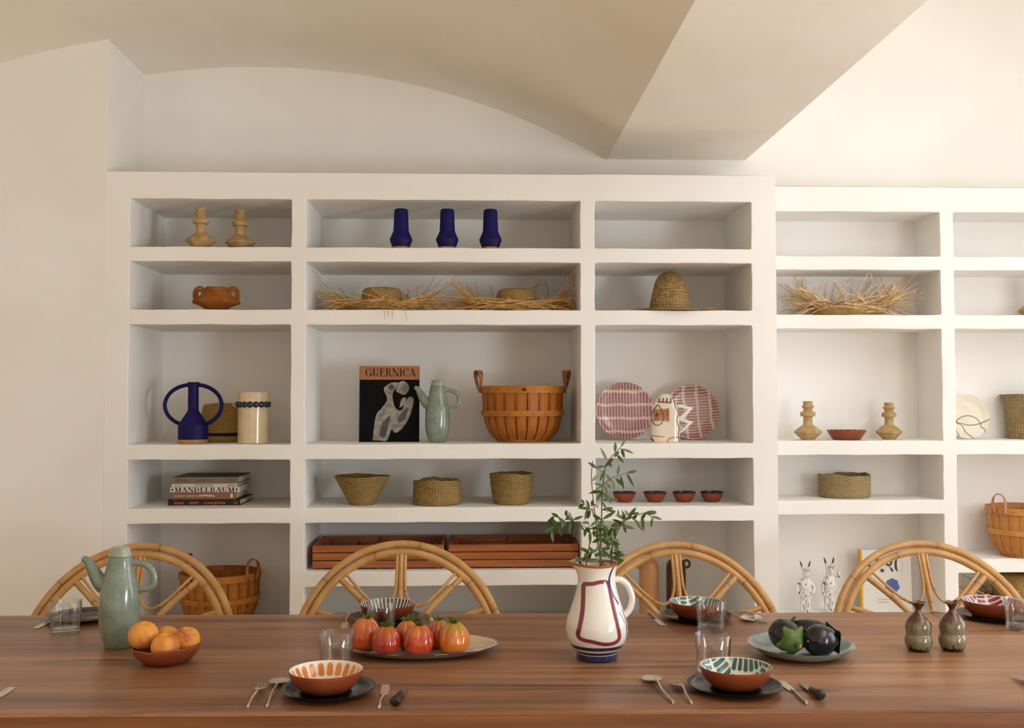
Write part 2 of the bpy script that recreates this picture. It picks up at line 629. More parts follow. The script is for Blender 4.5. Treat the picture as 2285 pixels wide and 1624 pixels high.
struct('wall_back', join(wall_with_vault(UL - .05, BL.x, YB, .2, 0, VX), prism([(BL.x, 0), (BR.x, 0), (BR.x, ZB + .05), (BL.x, ZB + .05)], YB, YB + .2),
                         prism([(BR.x, 0), (WALL_R + .1, 0), (WALL_R + .1, 3.3), (BR.x, 3.3)], YB, YB + .2)), MAT['plaster'], smooth=False)
struct('wall_back_pier', wall_with_vault(WALL_L, UL, YF, YB - YF, 0, VX), MAT['plaster'], smooth=False)
struct('wall_left', box(WALL_L - .15, WALL_L, WALL_N, YB, 0, 3.3), MAT['plaster_warm'], smooth=False)
struct('wall_front', join(box(WALL_L, FILL_OPEN[0], WALL_N - .15, WALL_N, 0, 3.3), box(FILL_OPEN[1], WALL_R, WALL_N - .15, WALL_N, 0, 3.3),
                          box(FILL_OPEN[0], FILL_OPEN[1], WALL_N - .15, WALL_N, 0, FILL_OPEN[2]), box(FILL_OPEN[0], FILL_OPEN[1], WALL_N - .15, WALL_N, FILL_OPEN[3], 3.3)), MAT['plaster_warm'], smooth=False)
wy = [WALL_N - .15, WIN1[0], WIN1[1], WIN2[0], WIN2[1], YB + .2]
rw = [box(WALL_R, WALL_R + .25, wy[0], wy[1], 0, 3.3), box(WALL_R, WALL_R + .25, wy[2], wy[3], 0, 3.3), box(WALL_R, WALL_R + .25, wy[4], wy[5], 0, 3.3)]
for w in (WIN1, WIN2):
    rw += [box(WALL_R, WALL_R + .25, w[0], w[1], 0, w[2]), box(WALL_R, WALL_R + .25, w[0], w[1], w[3], 3.3)]
struct('wall_right', join(*rw), MAT['plaster'], smooth=False)
for i, w in enumerate((WIN1, WIN2)):
    t = .05
    x0, x1 = WALL_R + .10, WALL_R + .16
    fr = [box(x0, x1, w[0], w[0] + t, w[2], w[3]), box(x0, x1, w[1] - t, w[1], w[2], w[3]), box(x0, x1, w[0], w[1], w[2], w[2] + t),
          box(x0, x1, w[0], w[1], w[3] - t, w[3])]
    struct('window_%d' % (i + 1), join(*fr), MAT['plaster'], smooth=False)


def vault(xa, xb, xc, n=48):
    xs = [xa + (xb - xa) * i / n for i in range(n + 1)]
    v, f = [], []
    for j in range(13):
        y = WALL_N - .1 + (YB + .3 - WALL_N) * j / 12
        v += [(x, y, vault_z(x, xc)) for x in xs]
    m = n + 1
    for j in range(12):
        f += [(j * m + i, (j + 1) * m + i, (j + 1) * m + i + 1, j * m + i + 1) for i in range(n)]
    b = len(v)
    v += [(x, y, z + .12) for x, y, z in v[:b]]
    f += [tuple(i + b for i in q[::-1]) for q in f]
    return v, f


struct('ceiling', join(vault(WALL_L - .1, BL.x + .004, VX), box(BR.x - .1, SKY[0], WALL_N - .2, YB + .25, 3.25, 3.4), box(SKY[1], WALL_R + .3, WALL_N - .2, YB + .25, 3.25, 3.4), box(SKY[0], SKY[1], WALL_N - .2, SKY[2], 3.25, 3.4), box(SKY[0], SKY[1], SKY[3], YB + .25, 3.25, 3.4)), MAT['plaster_warm'], angle=20)
bm_ = struct('ceiling_beam', box(BL.x, BR.x, WALL_N - .1, YB + .1, ZB, ZB + .85), MAT['plaster_warm'])
bevel(bm_, .006, 2)


# ------------------------------------------------------------------ built-in shelving
def warp(p, yf):
    x, y, z = p
    k = 1.0 if y < yf + .02 else .0
    return (x + k * (.0008 * math.sin(z * 23 + x * 3) + .0004 * math.sin(z * 61 + 2)), y,
            z + k * (.0008 * math.sin(x * 19 + z * 5) + .0004 * math.sin(x * 53 + z * 40)))


def bookcase(name, label, xl, xr, top, cols, yf, yb, plinth_z, uprights_lbl=None):
    r, rc, NE = .0034, .0055, 14
    root = empty(name, ((xl + xr) / 2, yf, 0))
    tag(root, label, 'bookcase')
    off = Vector(root.location)
    parts = {}

    def add(key, v, f):
        parts.setdefault(key, []).append((v, f))

    def ring(x0, x1, z0, z1, e, y):
        P, T = [], []

        def put(x, z, t):
            P.append((x, y, z))
            T.append(t)
        k = rc
        for i in range(NE):
            put(x0 + k + (x1 - x0 - 2 * k) * i / NE, z0 - e, 'B')
        for i in range(4):
            a = -PI / 2 + PI / 2 * i / 4
            put(x1 - k + (k + e) * math.cos(a), z0 + k + (k + e) * math.sin(a), 'R')
        for i in range(NE):
            put(x1 + e, z0 + k + (z1 - z0 - 2 * k) * i / NE, 'R')
        for i in range(4):
            a = PI / 2 * i / 4
            put(x1 - k + (k + e) * math.cos(a), z1 - k + (k + e) * math.sin(a), 'R')
        for i in range(NE):
            put(x1 - k - (x1 - x0 - 2 * k) * i / NE, z1 + e, 'T')
        for i in range(4):
            a = PI / 2 + PI / 2 * i / 4
            put(x0 + k + (k + e) * math.cos(a), z1 - k + (k + e) * math.sin(a), 'L')
        for i in range(NE):
            put(x0 - e, z1 - k - (z1 - z0 - 2 * k) * i / NE, 'L')
        for i in range(4):
            a = PI + PI / 2 * i / 4
            put(x0 + k + (k + e) * math.cos(a), z0 + k + (k + e) * math.sin(a), 'L')
        return P, T

    lefts, rights = [], []
    for ci, (x0, x1, ns) in enumerate(cols):
        ns = sorted(ns, key=lambda q: -q[0])
        lp, rp = [(x0 + rc, top)], [(x1 - rc, top)]
        prev_bottom = None
        for ni, (z0, z1) in enumerate(ns):
            rings = []
            for k in range(5):
                th = PI / 2 * k / 4
                rings.append(ring(x0, x1, z0, z1, r * (1 - math.sin(th)), yf + r * (1 - math.cos(th))))
            rings.append(ring(x0, x1, z0, z1, 0, yf + .03))
            rings.append(ring(x0, x1, z0, z1, 0, yb - .004))
            T = rings[0][1]
            n = len(T)
            key = {'B': 'shelf%d_%d' % (ci, ni + 1), 'T': 'shelf%d_%d' % (ci, ni), 'L': 'up%d' % ci, 'R': 'up%d' % (ci + 1)}
            if ni == 0:
                key['T'] = 'head'
            if ni == len(ns) - 1:
                key['B'] = 'plinth'
            for side in 'BRTL':
                v, f = [], []
                for i in range(n):
                    if T[i] != side:
                        continue
                    b0 = len(v)
                    for rg, _ in rings:
                        v += [rg[i], rg[(i + 1) % n]]
                    for k in range(len(rings) - 1):
                        f.append((b0 + 2 * k, b0 + 2 * k + 2, b0 + 2 * k + 3, b0 + 2 * k + 1))
                add(key[side], v, f)
            add('back', [(x0 - .001, yb - .005, z0 - .001), (x1 + .001, yb - .005, z0 - .001), (x1 + .001, yb - .005, z1 + .001), (x0 - .001, yb - .005, z1 + .001)], [(0, 1, 2, 3)])
            P = rings[0][0]
            bot = [p for p, t in zip(P, T) if t == 'B'] + [P[NE]]
            i0 = T.index('T')
            topn = [P[i] for i in range(i0, i0 + NE + 1)]
            if prev_bottom is None:
                add('head', topn[::-1] + [(x1 - rc, yf, top), (x0 + rc, yf, top)], [tuple(range(NE + 3))])
            else:
                add('shelf%d_%d' % (ci, ni), prev_bottom[::-1] + topn[::-1], [tuple(range(2 * NE + 2))[::-1]])
            prev_bottom = bot
            rp += [(p[0], p[2]) for p in P[NE:i0 + 1]][::-1]
            lp += [(p[0], p[2]) for p in (P[i0 + NE:] + [P[0]])]
        add('plinth', prev_bottom + [(x1 - rc, yf, plinth_z), (x0 + rc, yf, plinth_z)], [tuple(range(NE + 3))[::-1]])
        lp.append((x0 + rc, plinth_z))
        rp.append((x1 - rc, plinth_z))
        lefts.append(lp)
        rights.append(rp)
    nc = len(cols)
    for u in range(nc + 1):
        a = rights[u - 1] if u else [(xl, top), (xl, plinth_z)]
        b = lefts[u] if u < nc else [(xr, top), (xr, plinth_z)]
        poly = a + b[::-1]
        add('up%d' % u, [(x, yf, z) for x, z in poly], [tuple(range(len(poly)))])
    add('up%d' % nc, [(xr, yf, top), (xr, yf, 0), (xr, yb + .02, 0), (xr, yb + .02, top)], [(0, 1, 2, 3)])
    add('up0', [(xl, yf, top), (xl, yf, 0), (xl, yb, 0), (xl, yb, top)], [(3, 2, 1, 0)])
    add('head', [(xl, yf, top), (xr, yf, top), (xr, yb + .02, top), (xl, yb + .02, top)], [(0, 1, 2, 3)])
    if plinth_z > 0:
        add('plinth', [(xl, yf, plinth_z), (xr, yf, plinth_z), (xr, yf, 0), (xl, yf, 0)], [(0, 3, 2, 1)])
    for key, ms in parts.items():
        v, f = join(*ms)
        v = [Vector(warp(p, yf)) - off for p in v]
        nm = 'upright' if key.startswith('up') else 'shelf' if key.startswith('shelf') else {'head': 'top_panel', 'plinth': 'plinth', 'back': 'back_panel'}[key]
        o = obj(nm, (v, f), MAT['plaster'], root, angle=50)
        if key.startswith('up') or key.startswith('shelf'):
            o['label'] = None or ('white plaster upright' if nm == 'upright' else 'white plaster shelf')
    return root


rows = [(R1B, R1T), (R2B, R2T), (R3B, R3T), (R4B, R4T)]
bookcase('bookcase', 'wide white plaster built-in bookcase with three columns of niches behind the chairs', UL, UR, TOP,
         [(C1[0], C1[1], rows + [(R6B, R5T)]), (C2[0], C2[1], rows + [(R5B, R5T), (R6B, R6T)]), (C3[0], C3[1], rows + [(R6B, R5T)])], YF, YB, .30)
# the taller bottom niche of the far column has its shelf lower down
R4X = at(2250, 1247, YR).z
bookcase('bookcase', 'brighter white plaster bookcase set back at the right beside the window', UR + .001, WALL_R - .03, TOP,
         [(1.206, 1.9116, rows + [(R6B, R5T)]), (1.9677, 3.02, rows[:3] + [(R4X, R4T), (R6B, R4X - .055)])], YR, YB, .30)

# ------------------------------------------------------------------ table
TZ = .75
tl, tr_, fl, fr_ = onz(0, 1373, TZ), onz(2285, 1364.5, TZ), onz(0, 1592, TZ), onz(2285, 1578.5, TZ)
tang = math.atan2((tr_ - tl).y + (fr_ - fl).y, (tr_ - tl).x + (fr_ - fl).x)
tmid = (tl + tr_ + fl + fr_) / 4
troot = empty('dining_table', (tmid.x, tmid.y, 0), tang)
tag(troot, 'long dark oiled wooden dining table laid with bowls and glasses', 'table')
Minv = Matrix.Rotation(-tang, 3, 'Z')
hd = [abs((Minv @ (p - tmid)).y) for p in (tl, tr_, fl, fr_)]
TD = sum(hd) / 4
TL = 2.05
bevel(obj('tabletop', box(-TL, TL, -TD, TD, TZ - .010, TZ), MAT['table'], troot), .0015, 2)
bevel(obj('shaded_edge', box(-TL, TL, -TD, TD, TZ - .06, TZ - .0098), MAT['table_edge_shade'], troot), .0008, 1)  # lower part of the top, coloured darker to stand in for front shade
bevel(obj('apron', box(-TL + .12, TL - .12, -TD + .10, TD - .10, TZ - .135, TZ - .055), MAT['table'], troot), .003)
for sx in (-1, 1):
    for sy in (-1, 1):
        bevel(obj('leg', box(sx * (TL - .14) - .045, sx * (TL - .14) + .045, sy * (TD - .13) - .045, sy * (TD - .13) + .045, 0, TZ - .055), MAT['table'], troot), .004)
# ------------------------------------------------------------------ writing
def text_mesh(s, w, h, bold=0.0):
    cu = bpy.data.curves.new('t', 'FONT')
    cu.body = s
    cu.size = 1
    cu.offset = bold
    cu.resolution_u = 3
    o = bpy.data.objects.new('t', cu)
    COL.objects.link(o)
    bpy.context.view_layer.update()
    me = bpy.data.meshes.new_from_object(o.evaluated_get(bpy.context.evaluated_depsgraph_get()))
    bpy.data.objects.remove(o)
    v = np.array([p.co[:] for p in me.vertices])
    f = [tuple(p.vertices) for p in me.polygons]
    bpy.data.meshes.remove(me)
    lo, hi = v.min(0), v.max(0)
    v = (v - (lo + hi) / 2) / np.maximum(hi - lo, 1e-6)
    return [(p[0] * w, 0, p[1] * h) for p in v], f


def _st(p, q, w):
    p, q = Vector((*p, 0)), Vector((*q, 0))
    n = Vector((-(q - p).y, (q - p).x, 0)).normalized() * w / 2
    return [(p - n)[:2], (q - n)[:2], (q + n)[:2], (p + n)[:2]]


def _bow(cx, cy, rx, ry, a0, a1, thick, thin, n=14):
    out = []
    for i in range(n):
        qs = []
        for k in (i, i + 1):
            a = math.radians(a0 + (a1 - a0) * k / n)
            w = thin + (thick - thin) * abs(math.cos(a)) ** 1.5
            c, s = math.cos(a), math.sin(a)
            qs.append(((cx + (rx - w) * c, cy + (ry - thin) * s), (cx + rx * c, cy + ry * s)))
        out.append([qs[0][0], qs[0][1], qs[1][1], qs[1][0]])
    return out


def glyph(ch):
    T, t = .20, .06

    def sf(x, y, w=.30):
        yy = t / 2 if y < .5 else 1 - t / 2
        return _st((x - w / 2, yy), (x + w / 2, yy), t)
    if ch == 'I':
        return [_st((.17, 0), (.17, 1), T), sf(.17, 0), sf(.17, 1)], .38
    if ch == 'E' or ch == 'L':
        q = [_st((.19, 0), (.19, 1), T), _st((.03, t / 2), (.66, t / 2), t), _st((.64, 0), (.64, .22), t)]
        if ch == 'E':
            q += [_st((.03, 1 - t / 2), (.62, 1 - t / 2), t), _st((.60, 1), (.60, .8), t), _st((.2, .52), (.48, .52), t), _st((.46, .42), (.46, .62), t)]
        else:
            q += [sf(.19, 1)]
        return q, .74
    if ch == 'U':
        return [_st((.19, .3), (.19, 1), T), _st((.70, .3), (.70, 1), t), sf(.19, 1), sf(.70, 1, .24)] + _bow(.405, .31, .30, .31, 180, 360, T, t), .90
    if ch in 'DBRP':
        q = [_st((.19, 0), (.19, 1), T), sf(.19, 1, .32)]
        if ch == 'D':
            q += [_st((.03, t / 2), (.4, t / 2), t), _st((.03, 1 - t / 2), (.4, 1 - t / 2), t)] + _bow(.38, .5, .42, .5, -90, 90, T, t)
            return q, .9
        q += [_st((.1, 1 - t / 2), (.42, 1 - t / 2), t), _st((.2, .5), (.42, .5), t)] + _bow(.40, .75, .28, .26, -90, 90, T * .9, t)
        if ch == 'B':
            q += [_st((.03, t / 2), (.42, t / 2), t)] + _bow(.41, .26, .32, .26, -90, 90, T, t)
        else:
            q += [sf(.19, 0), _st((.42, .5), (.72, .03), T * .85), _st((.66, t / 2), (.86, t / 2), t)]
        return q, .84
    if ch == 'N':
        return [_st((.16, 0), (.16, 1), t), _st((.80, 0), (.80, 1), t), _st((.17, 1), (.79, 0), T), sf(.16, 0, .26), sf(.1, 1, .26), sf(.80, 1, .26)], .95
    if ch == 'M':
        return [_st((.16, 0), (.16, 1), t), _st((.18, 1), (.5, 0), T), _st((.5, 0), (.84, 1), t), _st((.86, 0), (.86, 1), T), sf(.16, 0, .26), sf(.86, 0), sf(.12, 1, .22), sf(.88, 1, .26)], 1.04
    if ch == 'A':
        return [_st((.12, 0), (.44, 1), t), _st((.42, 1), (.76, 0), T), _st((.24, .32), (.62, .32), t), sf(.12, 0, .26), sf(.76, 0, .3)], .9
    if ch in 'CG':
        q = _bow(.45, .5, .42, .5, 48, 312, T, t) + [_st((.74, .97), (.74, .68), t)]
        q += [_st((.76, .04), (.76, .42), T * .9), sf(.76, 0, .01), _st((.6, .43), (.9, .43), t)] if ch == 'G' else []
        return q, .92 if ch == 'G' else .82
    return [], .4


def serif_mesh(s, w, h, gap=.04):
    v, f, x = [], [], 0
    for ch in s:
        qs, adv = glyph(ch)
        for q in qs:
            b = len(v)
            v += [(x + p[0], p[1]) for p in q]
            f.append((b, b + 1, b + 2, b + 3))
        x += adv + gap
    return [((p[0] / x - .5) * w, 0, (p[1] - .5) * h) for p in v], f


def flat_text(parent, vf, loc, mat, flip=False, name='title'):
    m = Matrix.Rotation(PI, 3, 'Y') if flip else None
    return obj(name, move(vf, loc, m), mat, parent, smooth=False)


def blob(pts, y, n=6):
    p = smooth_profile(list(pts) + [pts[0]], n)[:-1]
    return [(q[0], y, q[1]) for q in p], [tuple(range(len(p)))]


# ------------------------------------------------------------------ shelf ware
PXM = F_PX


def sx(px, py, Y):
    return at(px, py, Y).x


def candle_holder(loc, k, label, rz=0):
    H = .161 * k
    pr = [(.155, 0), (.165, .012), (.355, .195), (.352, .215), (.24, .31), (.118, .40), (.112, .60), (.185, .615), (.19, .635), (.19, .705), (.18, .722), (.118, .735),
          (.112, .80), (.155, .855), (.152, .87), (.112, .92), (.122, .985), (.115, 1.0), (.075, 1.0), (.07, .93)]
    pr = [(r * H, z * H) for r, z in pr]
    o = obj('candle_holder', lathe(pr, 40), MAT['sand'], None, angle=30, loc=loc, rot=(0, 0, rz))
    return tag(o, label, 'candle holder', 'sandy stoneware candle holders')


candle_holder((sx(448, 520, 4.07), 4.07, R1B), 1.0, 'sandy stoneware candle holder on the top shelf, left one of the pair')
candle_holder((sx(536, 520, 4.12), 4.12, R1B), 1.0, 'sandy stoneware candle holder nearest the first divider on the top shelf', .6)
candle_holder((sx(1803, 960, 4.30), 4.30, R3B), 1.0, 'sandy stoneware candle holder left of the small red bowl in the right bookcase')
candle_holder((sx(1984, 960, 4.33), 4.33, R3B), .96, 'sandy stoneware candle holder right of the small red bowl in the right bookcase', .4)
candle_holder((sx(2304, 690, 4.36), 4.36, R2B), 1.0, 'sandy stoneware candle holder cut by the right picture edge', .8)


def blue_vase(px, label):
    Y = 4.042
    k = Y / PXM
    root = empty('blue_vase', (sx(px, 520, Y), Y, R1B))
    tag(root, label, 'vase', 'ultramarine vases on the top shelf')
    pr = [(19.5, 4), (20.5, 7), (25.3, 20), (25.2, 22), (17.6, 39), (17.1, 42), (15.6, 84), (14.6, 88), (12.8, 89.5), (11.6, 88), (12.5, 60), (13, 30)]
    obj('glazed_body', lathe([(r * k, z * k) for r, z in pr], 40), MAT['blue'], root, angle=28)
    obj('bare_foot', lathe([(17.5 * k, 0), (19.6 * k, 4.6 * k), (18 * k, 5 * k)], 40), MAT['rawclay'], root)


blue_vase(895, 'ultramarine blue vase, leftmost of three on the top shelf')
blue_vase(998, 'ultramarine blue vase in the middle of three on the top shelf')
blue_vase(1094.5, 'ultramarine blue vase, rightmost of three on the top shelf')


def handled_pot():
    Y = 4.085
    k = Y / PXM
    root = empty('handled_pot', (sx(482.7, 675, Y), Y, R2B))
    tag(root, 'squat ochre terracotta pot with double loop handles in the second row', 'pot')
    pr = [(20, 0), (23, 1), (34, 8), (50, 14), (52.3, 17), (51, 20), (34, 33), (24, 44), (22.8, 49), (23.5, 50), (20, 49.6), (21, 44), (33, 30), (44, 18), (20, 5)]
    pr = [(r * k, (z + 3) * k if i else 0) for i, (r, z) in enumerate(pr)]
    obj('body', lathe(pr, 48), MAT['ochre'], root, angle=45)
    for s in (-1, 1):
        for rad, nm in ((12.5, 'outer'), (6.5, 'inner')):
            c = (s * 36.5, 38)
            pts = []
            for i in range(13):
                a = PI * (-.12 + 1.12 * i / 12) if s < 0 else PI * (1.12 - 1.12 * i / 12)
                pts.append((c[0] + rad * math.cos(a) + (0), c[1] + rad * 1.25 * math.sin(a)))
            x_out = c[0] + s * rad
            pts = [(c[0] - s * rad * .9, c[1] - 1)] + [(c[0] - s * rad * math.cos(PI * i / 10), c[1] + rad * 1.15 * math.sin(PI * i / 10) + 1) for i in range(11)] + [(x_out, c[1] - 6), (x_out - s * 1.5, 25 if rad > 8 else 31)]
            obj('handle', tube([(x * k, 0, z * k) for x, z in smooth_profile(pts, 3)], 3.0 * k, 10), MAT['ochre'], root)


handled_pot()


def ring_vase():
    Y = 4.12
    k = Y / PXM
    root = empty('ring_handled_vase', (sx(431, 940, Y), Y, R3B))
    tag(root, 'ultramarine bottle vase with two big ring handles', 'vase')
    pr = [(31, 8.5), (32, 9.5), (32, 38), (31, 42), (13, 70), (11.6, 73), (11.3, 131), (12.6, 132), (12.4, 135), (9, 135), (8.5, 100)]
    obj('glazed_body', lathe([(r * k, z * k) for r, z in pr], 48), MAT['blue'], root, angle=28)
    obj('bare_foot', lathe([(30.5 * k, 0), (31.8 * k, 1.5 * k), (31.8 * k, 9 * k), (28 * k, 9.4 * k)], 48), MAT['rawclay'], root)
    for s in (-1, 1):
        pts = [(s * 9, 128)] + [(s * (5 + 57 * math.cos(a)), 84 + 45 * math.sin(a)) for a in [PI / 2 * (1 - i / 9) * .98 for i in range(10)]]
        pts += [(s * (5 + 57 * math.cos(a)), 84 + 45 * math.sin(a)) for a in [-PI / 2 * i / 9 for i in range(1, 8)]] + [(s * 27, 38)]
        obj('ring_handle', tube([(x * k, 0, z * k) for x, z in smooth_profile(pts, 3)], 4.3 * k, 12), MAT['blue'], root)


ring_vase()


def wobble(vf, amp, seed, zamp=0.0):
    rs = np.random.RandomState(seed)
    ph = rs.uniform(0, 6.28, 6)
    H = max(p[2] for p in vf[0])
    v = []
    for x, y, z in vf[0]:
        a = math.atan2(y, x)
        t = z / max(H, 1e-6)
        s = 1 + amp * t * (math.sin(2 * a + ph[0]) + .6 * math.sin(3 * a + ph[1] + z * 20) + .3 * math.sin(7 * a + ph[2]))
        v.append((x * s, y * s, z + zamp * t * t * (math.sin(2 * a + ph[3]) + .5 * math.sin(5 * a + ph[4]) + .3 * math.sin(11 * a + ph[5]))))
    return (v,) + tuple(vf[1:])


def woven(name, outer, wall, strands, rowh, mat, parent=None, loc=None, amp=.01, zamp=.002, seed=1, relief=.0012, scale=(1, 1), bottom=True):
    """outer: (r, z) points of the outside from foot to rim; the inside follows at the wall thickness."""
    out = smooth_profile(outer, 8)
    out = [(float(p[0]), float(p[1])) for p in out]
    inn = [(max(r - wall, .002), z if i else z) for i, (r, z) in enumerate(out)][::-1]
    inn = [(r, max(z, .006)) for r, z in inn]
    prof = [(out[0][0] * .2, 0.0)] + out + [((out[-1][0] + inn[0][0]) / 2, out[-1][1] + wall * .45)] + inn
    # resample so the plaited rows show in the outline
    L = [0.0]
    for a, b in zip(prof, prof[1:]):
        L.append(L[-1] + math.hypot(b[0] - a[0], b[1] - a[1]))
    N = int(L[-1] / (rowh / 5)) + 1
    ss = np.linspace(0, L[-1], N)
    rr = np.interp(ss, L, [p[0] for p in prof])
    zz = np.interp(ss, L, [p[1] for p in prof])
    Lo = L[len(out) + 1]
    res, vs = [], []
    for s, r, z in zip(ss, rr, zz):
        t = abs((s / rowh) % 1 - .5) * 2
        d = relief * (1 - t ** 3) * (1 if s < Lo else -1)
        res.append((max(r + (d if z > .004 else 0), .001), z))
        vs.append(s / rowh)
    n = 96
    vf = lathe(res, n, seam=True, urep=strands, vs=vs)
    vf = (vf[0], vf[1][:-2], vf[2])
    vf = wobble(vf, amp, seed, zamp)
    if scale != (1, 1):
        vf = ([(x * scale[0], y * scale[1], z) for x, y, z in vf[0]],) + tuple(vf[1:])
    return obj(name, vf, mat, parent, angle=None, loc=loc)


# straw hat with black ribbon behind the blue vase
hx = sx(497, 950, 4.27)
hat = empty('straw_hat', (hx, 4.27, R3B))
tag(hat, 'small stitched straw hat with a black ribbon behind the blue ring vase', 'hat')
k = 4.27 / PXM
woven('crown', [(46 * k, 0), (46 * k, 12 * k), (45.5 * k, 30 * k), (45 * k, 60 * k), (41 * k, 80 * k), (30 * k, 84 * k), (3 * k, 85 * k)], .004, 150, .0115, MAT['coil'], hat, amp=.006, seed=4)
obj('ribbon', lathe([(46 * k, 13 * k), (47.6 * k, 14 * k), (47.4 * k, 20.5 * k), (45 * k, 21 * k)], 64), MAT['ribbon'], hat)
woven('brim', [(40 * k, 0), (49 * k, 1 * k), (49.5 * k, 8 * k), (48.5 * k, 12 * k)], .005, 150, .008, MAT['coil'], hat, amp=.006, seed=5)


def cylinder_vase():
    Y = 4.10
    k = Y / PXM
    root = empty('beaded_vase', (sx(565, 940, Y), Y, R3B))
    tag(root, 'tall cream glazed cylinder vase with a row of dark beads', 'vase')
    pr = [(31.5, 0), (33.2, 1.5), (33.4, 60), (33.6, 111), (33.0, 113), (31.6, 113), (31, 111), (31, 6), (5, 4)]
    obj('body', lathe([(r * k, z * k) for r, z in pr], 56), MAT['cream'], root, angle=40)
    bead = make_mesh('bead', *smooth_ball(6.9 * k, 12, 8, (1, .5, 1))[:2], MAT['bead'])
    for i in range(13):
        a = -PI / 2 + (i - 6) * .385 * .96
        o = bpy.data.objects.new('bead', bead)
        o.location = (35 * k * math.cos(a), 35 * k * math.sin(a), 86 * k)
        o.rotation_euler = (0, 0, a + PI / 2)
        link(o, root)
    for s in (-1, 1):
        pts = [((s * (38 + 5.5 * math.cos(a))) * k, 0, (87 + 6 * math.sin(a)) * k) for a in [2 * PI * i / 16 for i in range(17)]]
        obj('ring_lug', tube(pts, 1.7 * k, 8, caps=False), MAT['cream'], root)


def smooth_ball(r, n=20, m=12, sc=(1, 1, 1)):
    pr = [(r * math.sin(PI * i / m), -r * math.cos(PI * i / m)) for i in range(m + 1)]
    v, f, uv = lathe(pr, n)
    return [(x * sc[0], y * sc[1], z * sc[2]) for x, y, z in v], f, uv


cylinder_vase()


# ------------------------------------------------------------------ celadon pitchers
def oil_pitcher(loc, k, label, rz=0):
    """k: metres per drawing unit"""
    root = empty('oil_pitcher', loc, rz)
    tag(root, label, 'pitcher', 'celadon oil pitchers')
    pr = [(98, 0), (107, 6), (124, 50), (148, 145), (155, 230), (156, 295), (151, 400), (140, 470), (122, 540), (106, 610), (92, 690), (86, 700), (70, 702)]
    pr = [(float(r), float(z)) for r, z in smooth_profile(pr, 4)]
    body = lathe([(r * k, z * k) for r, z in pr], 56)
    obj('body', body, MAT['celadon'], root, angle=60)
    lid = [(78, 700), (84, 702), (86, 712), (78, 745), (68, 768), (56, 778), (30, 782), (2, 783)]
    obj('lid', lathe([(r * k, z * k) for r, z in smooth_profile(lid, 3)], 40), MAT['celadon_rim'], root, angle=60)
    sp = smooth_profile([(-95, 470), (-135, 490), (-178, 540), (-215, 610), (-250, 665), (-288, 688)], 5)
    n = len(sp)
    rad = [(58 * (1 - i / (n - 1)) ** 1.1 + 23) * k for i in range(n)]
    sv = tube([(x * k, 0, z * k) for x, z in sp], rad, 20, upv=(0, 1, 0))
    s_ = obj('spout', sv, MAT['celadon'], root, angle=60)
    tip = sp[-1]
    obj('spout_mouth', tube([((tip[0] - .5) * k, 0, (tip[1] + .3) * k), ((tip[0] - 3) * k, 0, (tip[1] + 1.6) * k)], 17 * k, 16), MAT['darkrim'], s_)
    hp = smooth_profile([(88, 655), (140, 648), (200, 634), (248, 592), (268, 530), (258, 478), (215, 450), (140, 440)], 5)
    obj('handle', tube([(x * k, 0, z * k) for x, z in hp], [25 * k] * len(hp), 14, flat=.85), MAT['celadon'], root, angle=60)
    return root


pb = onz(266, 1442, TZ)
oil_pitcher((pb.x, pb.y, TZ), 3.346e-4, 'large celadon lidded oil pitcher standing on the table beside the peaches')
oil_pitcher((sx(976.5, 940, 4.16), 4.16, R3B), 3.18e-4, 'celadon lidded oil pitcher on the shelf beside the black book')


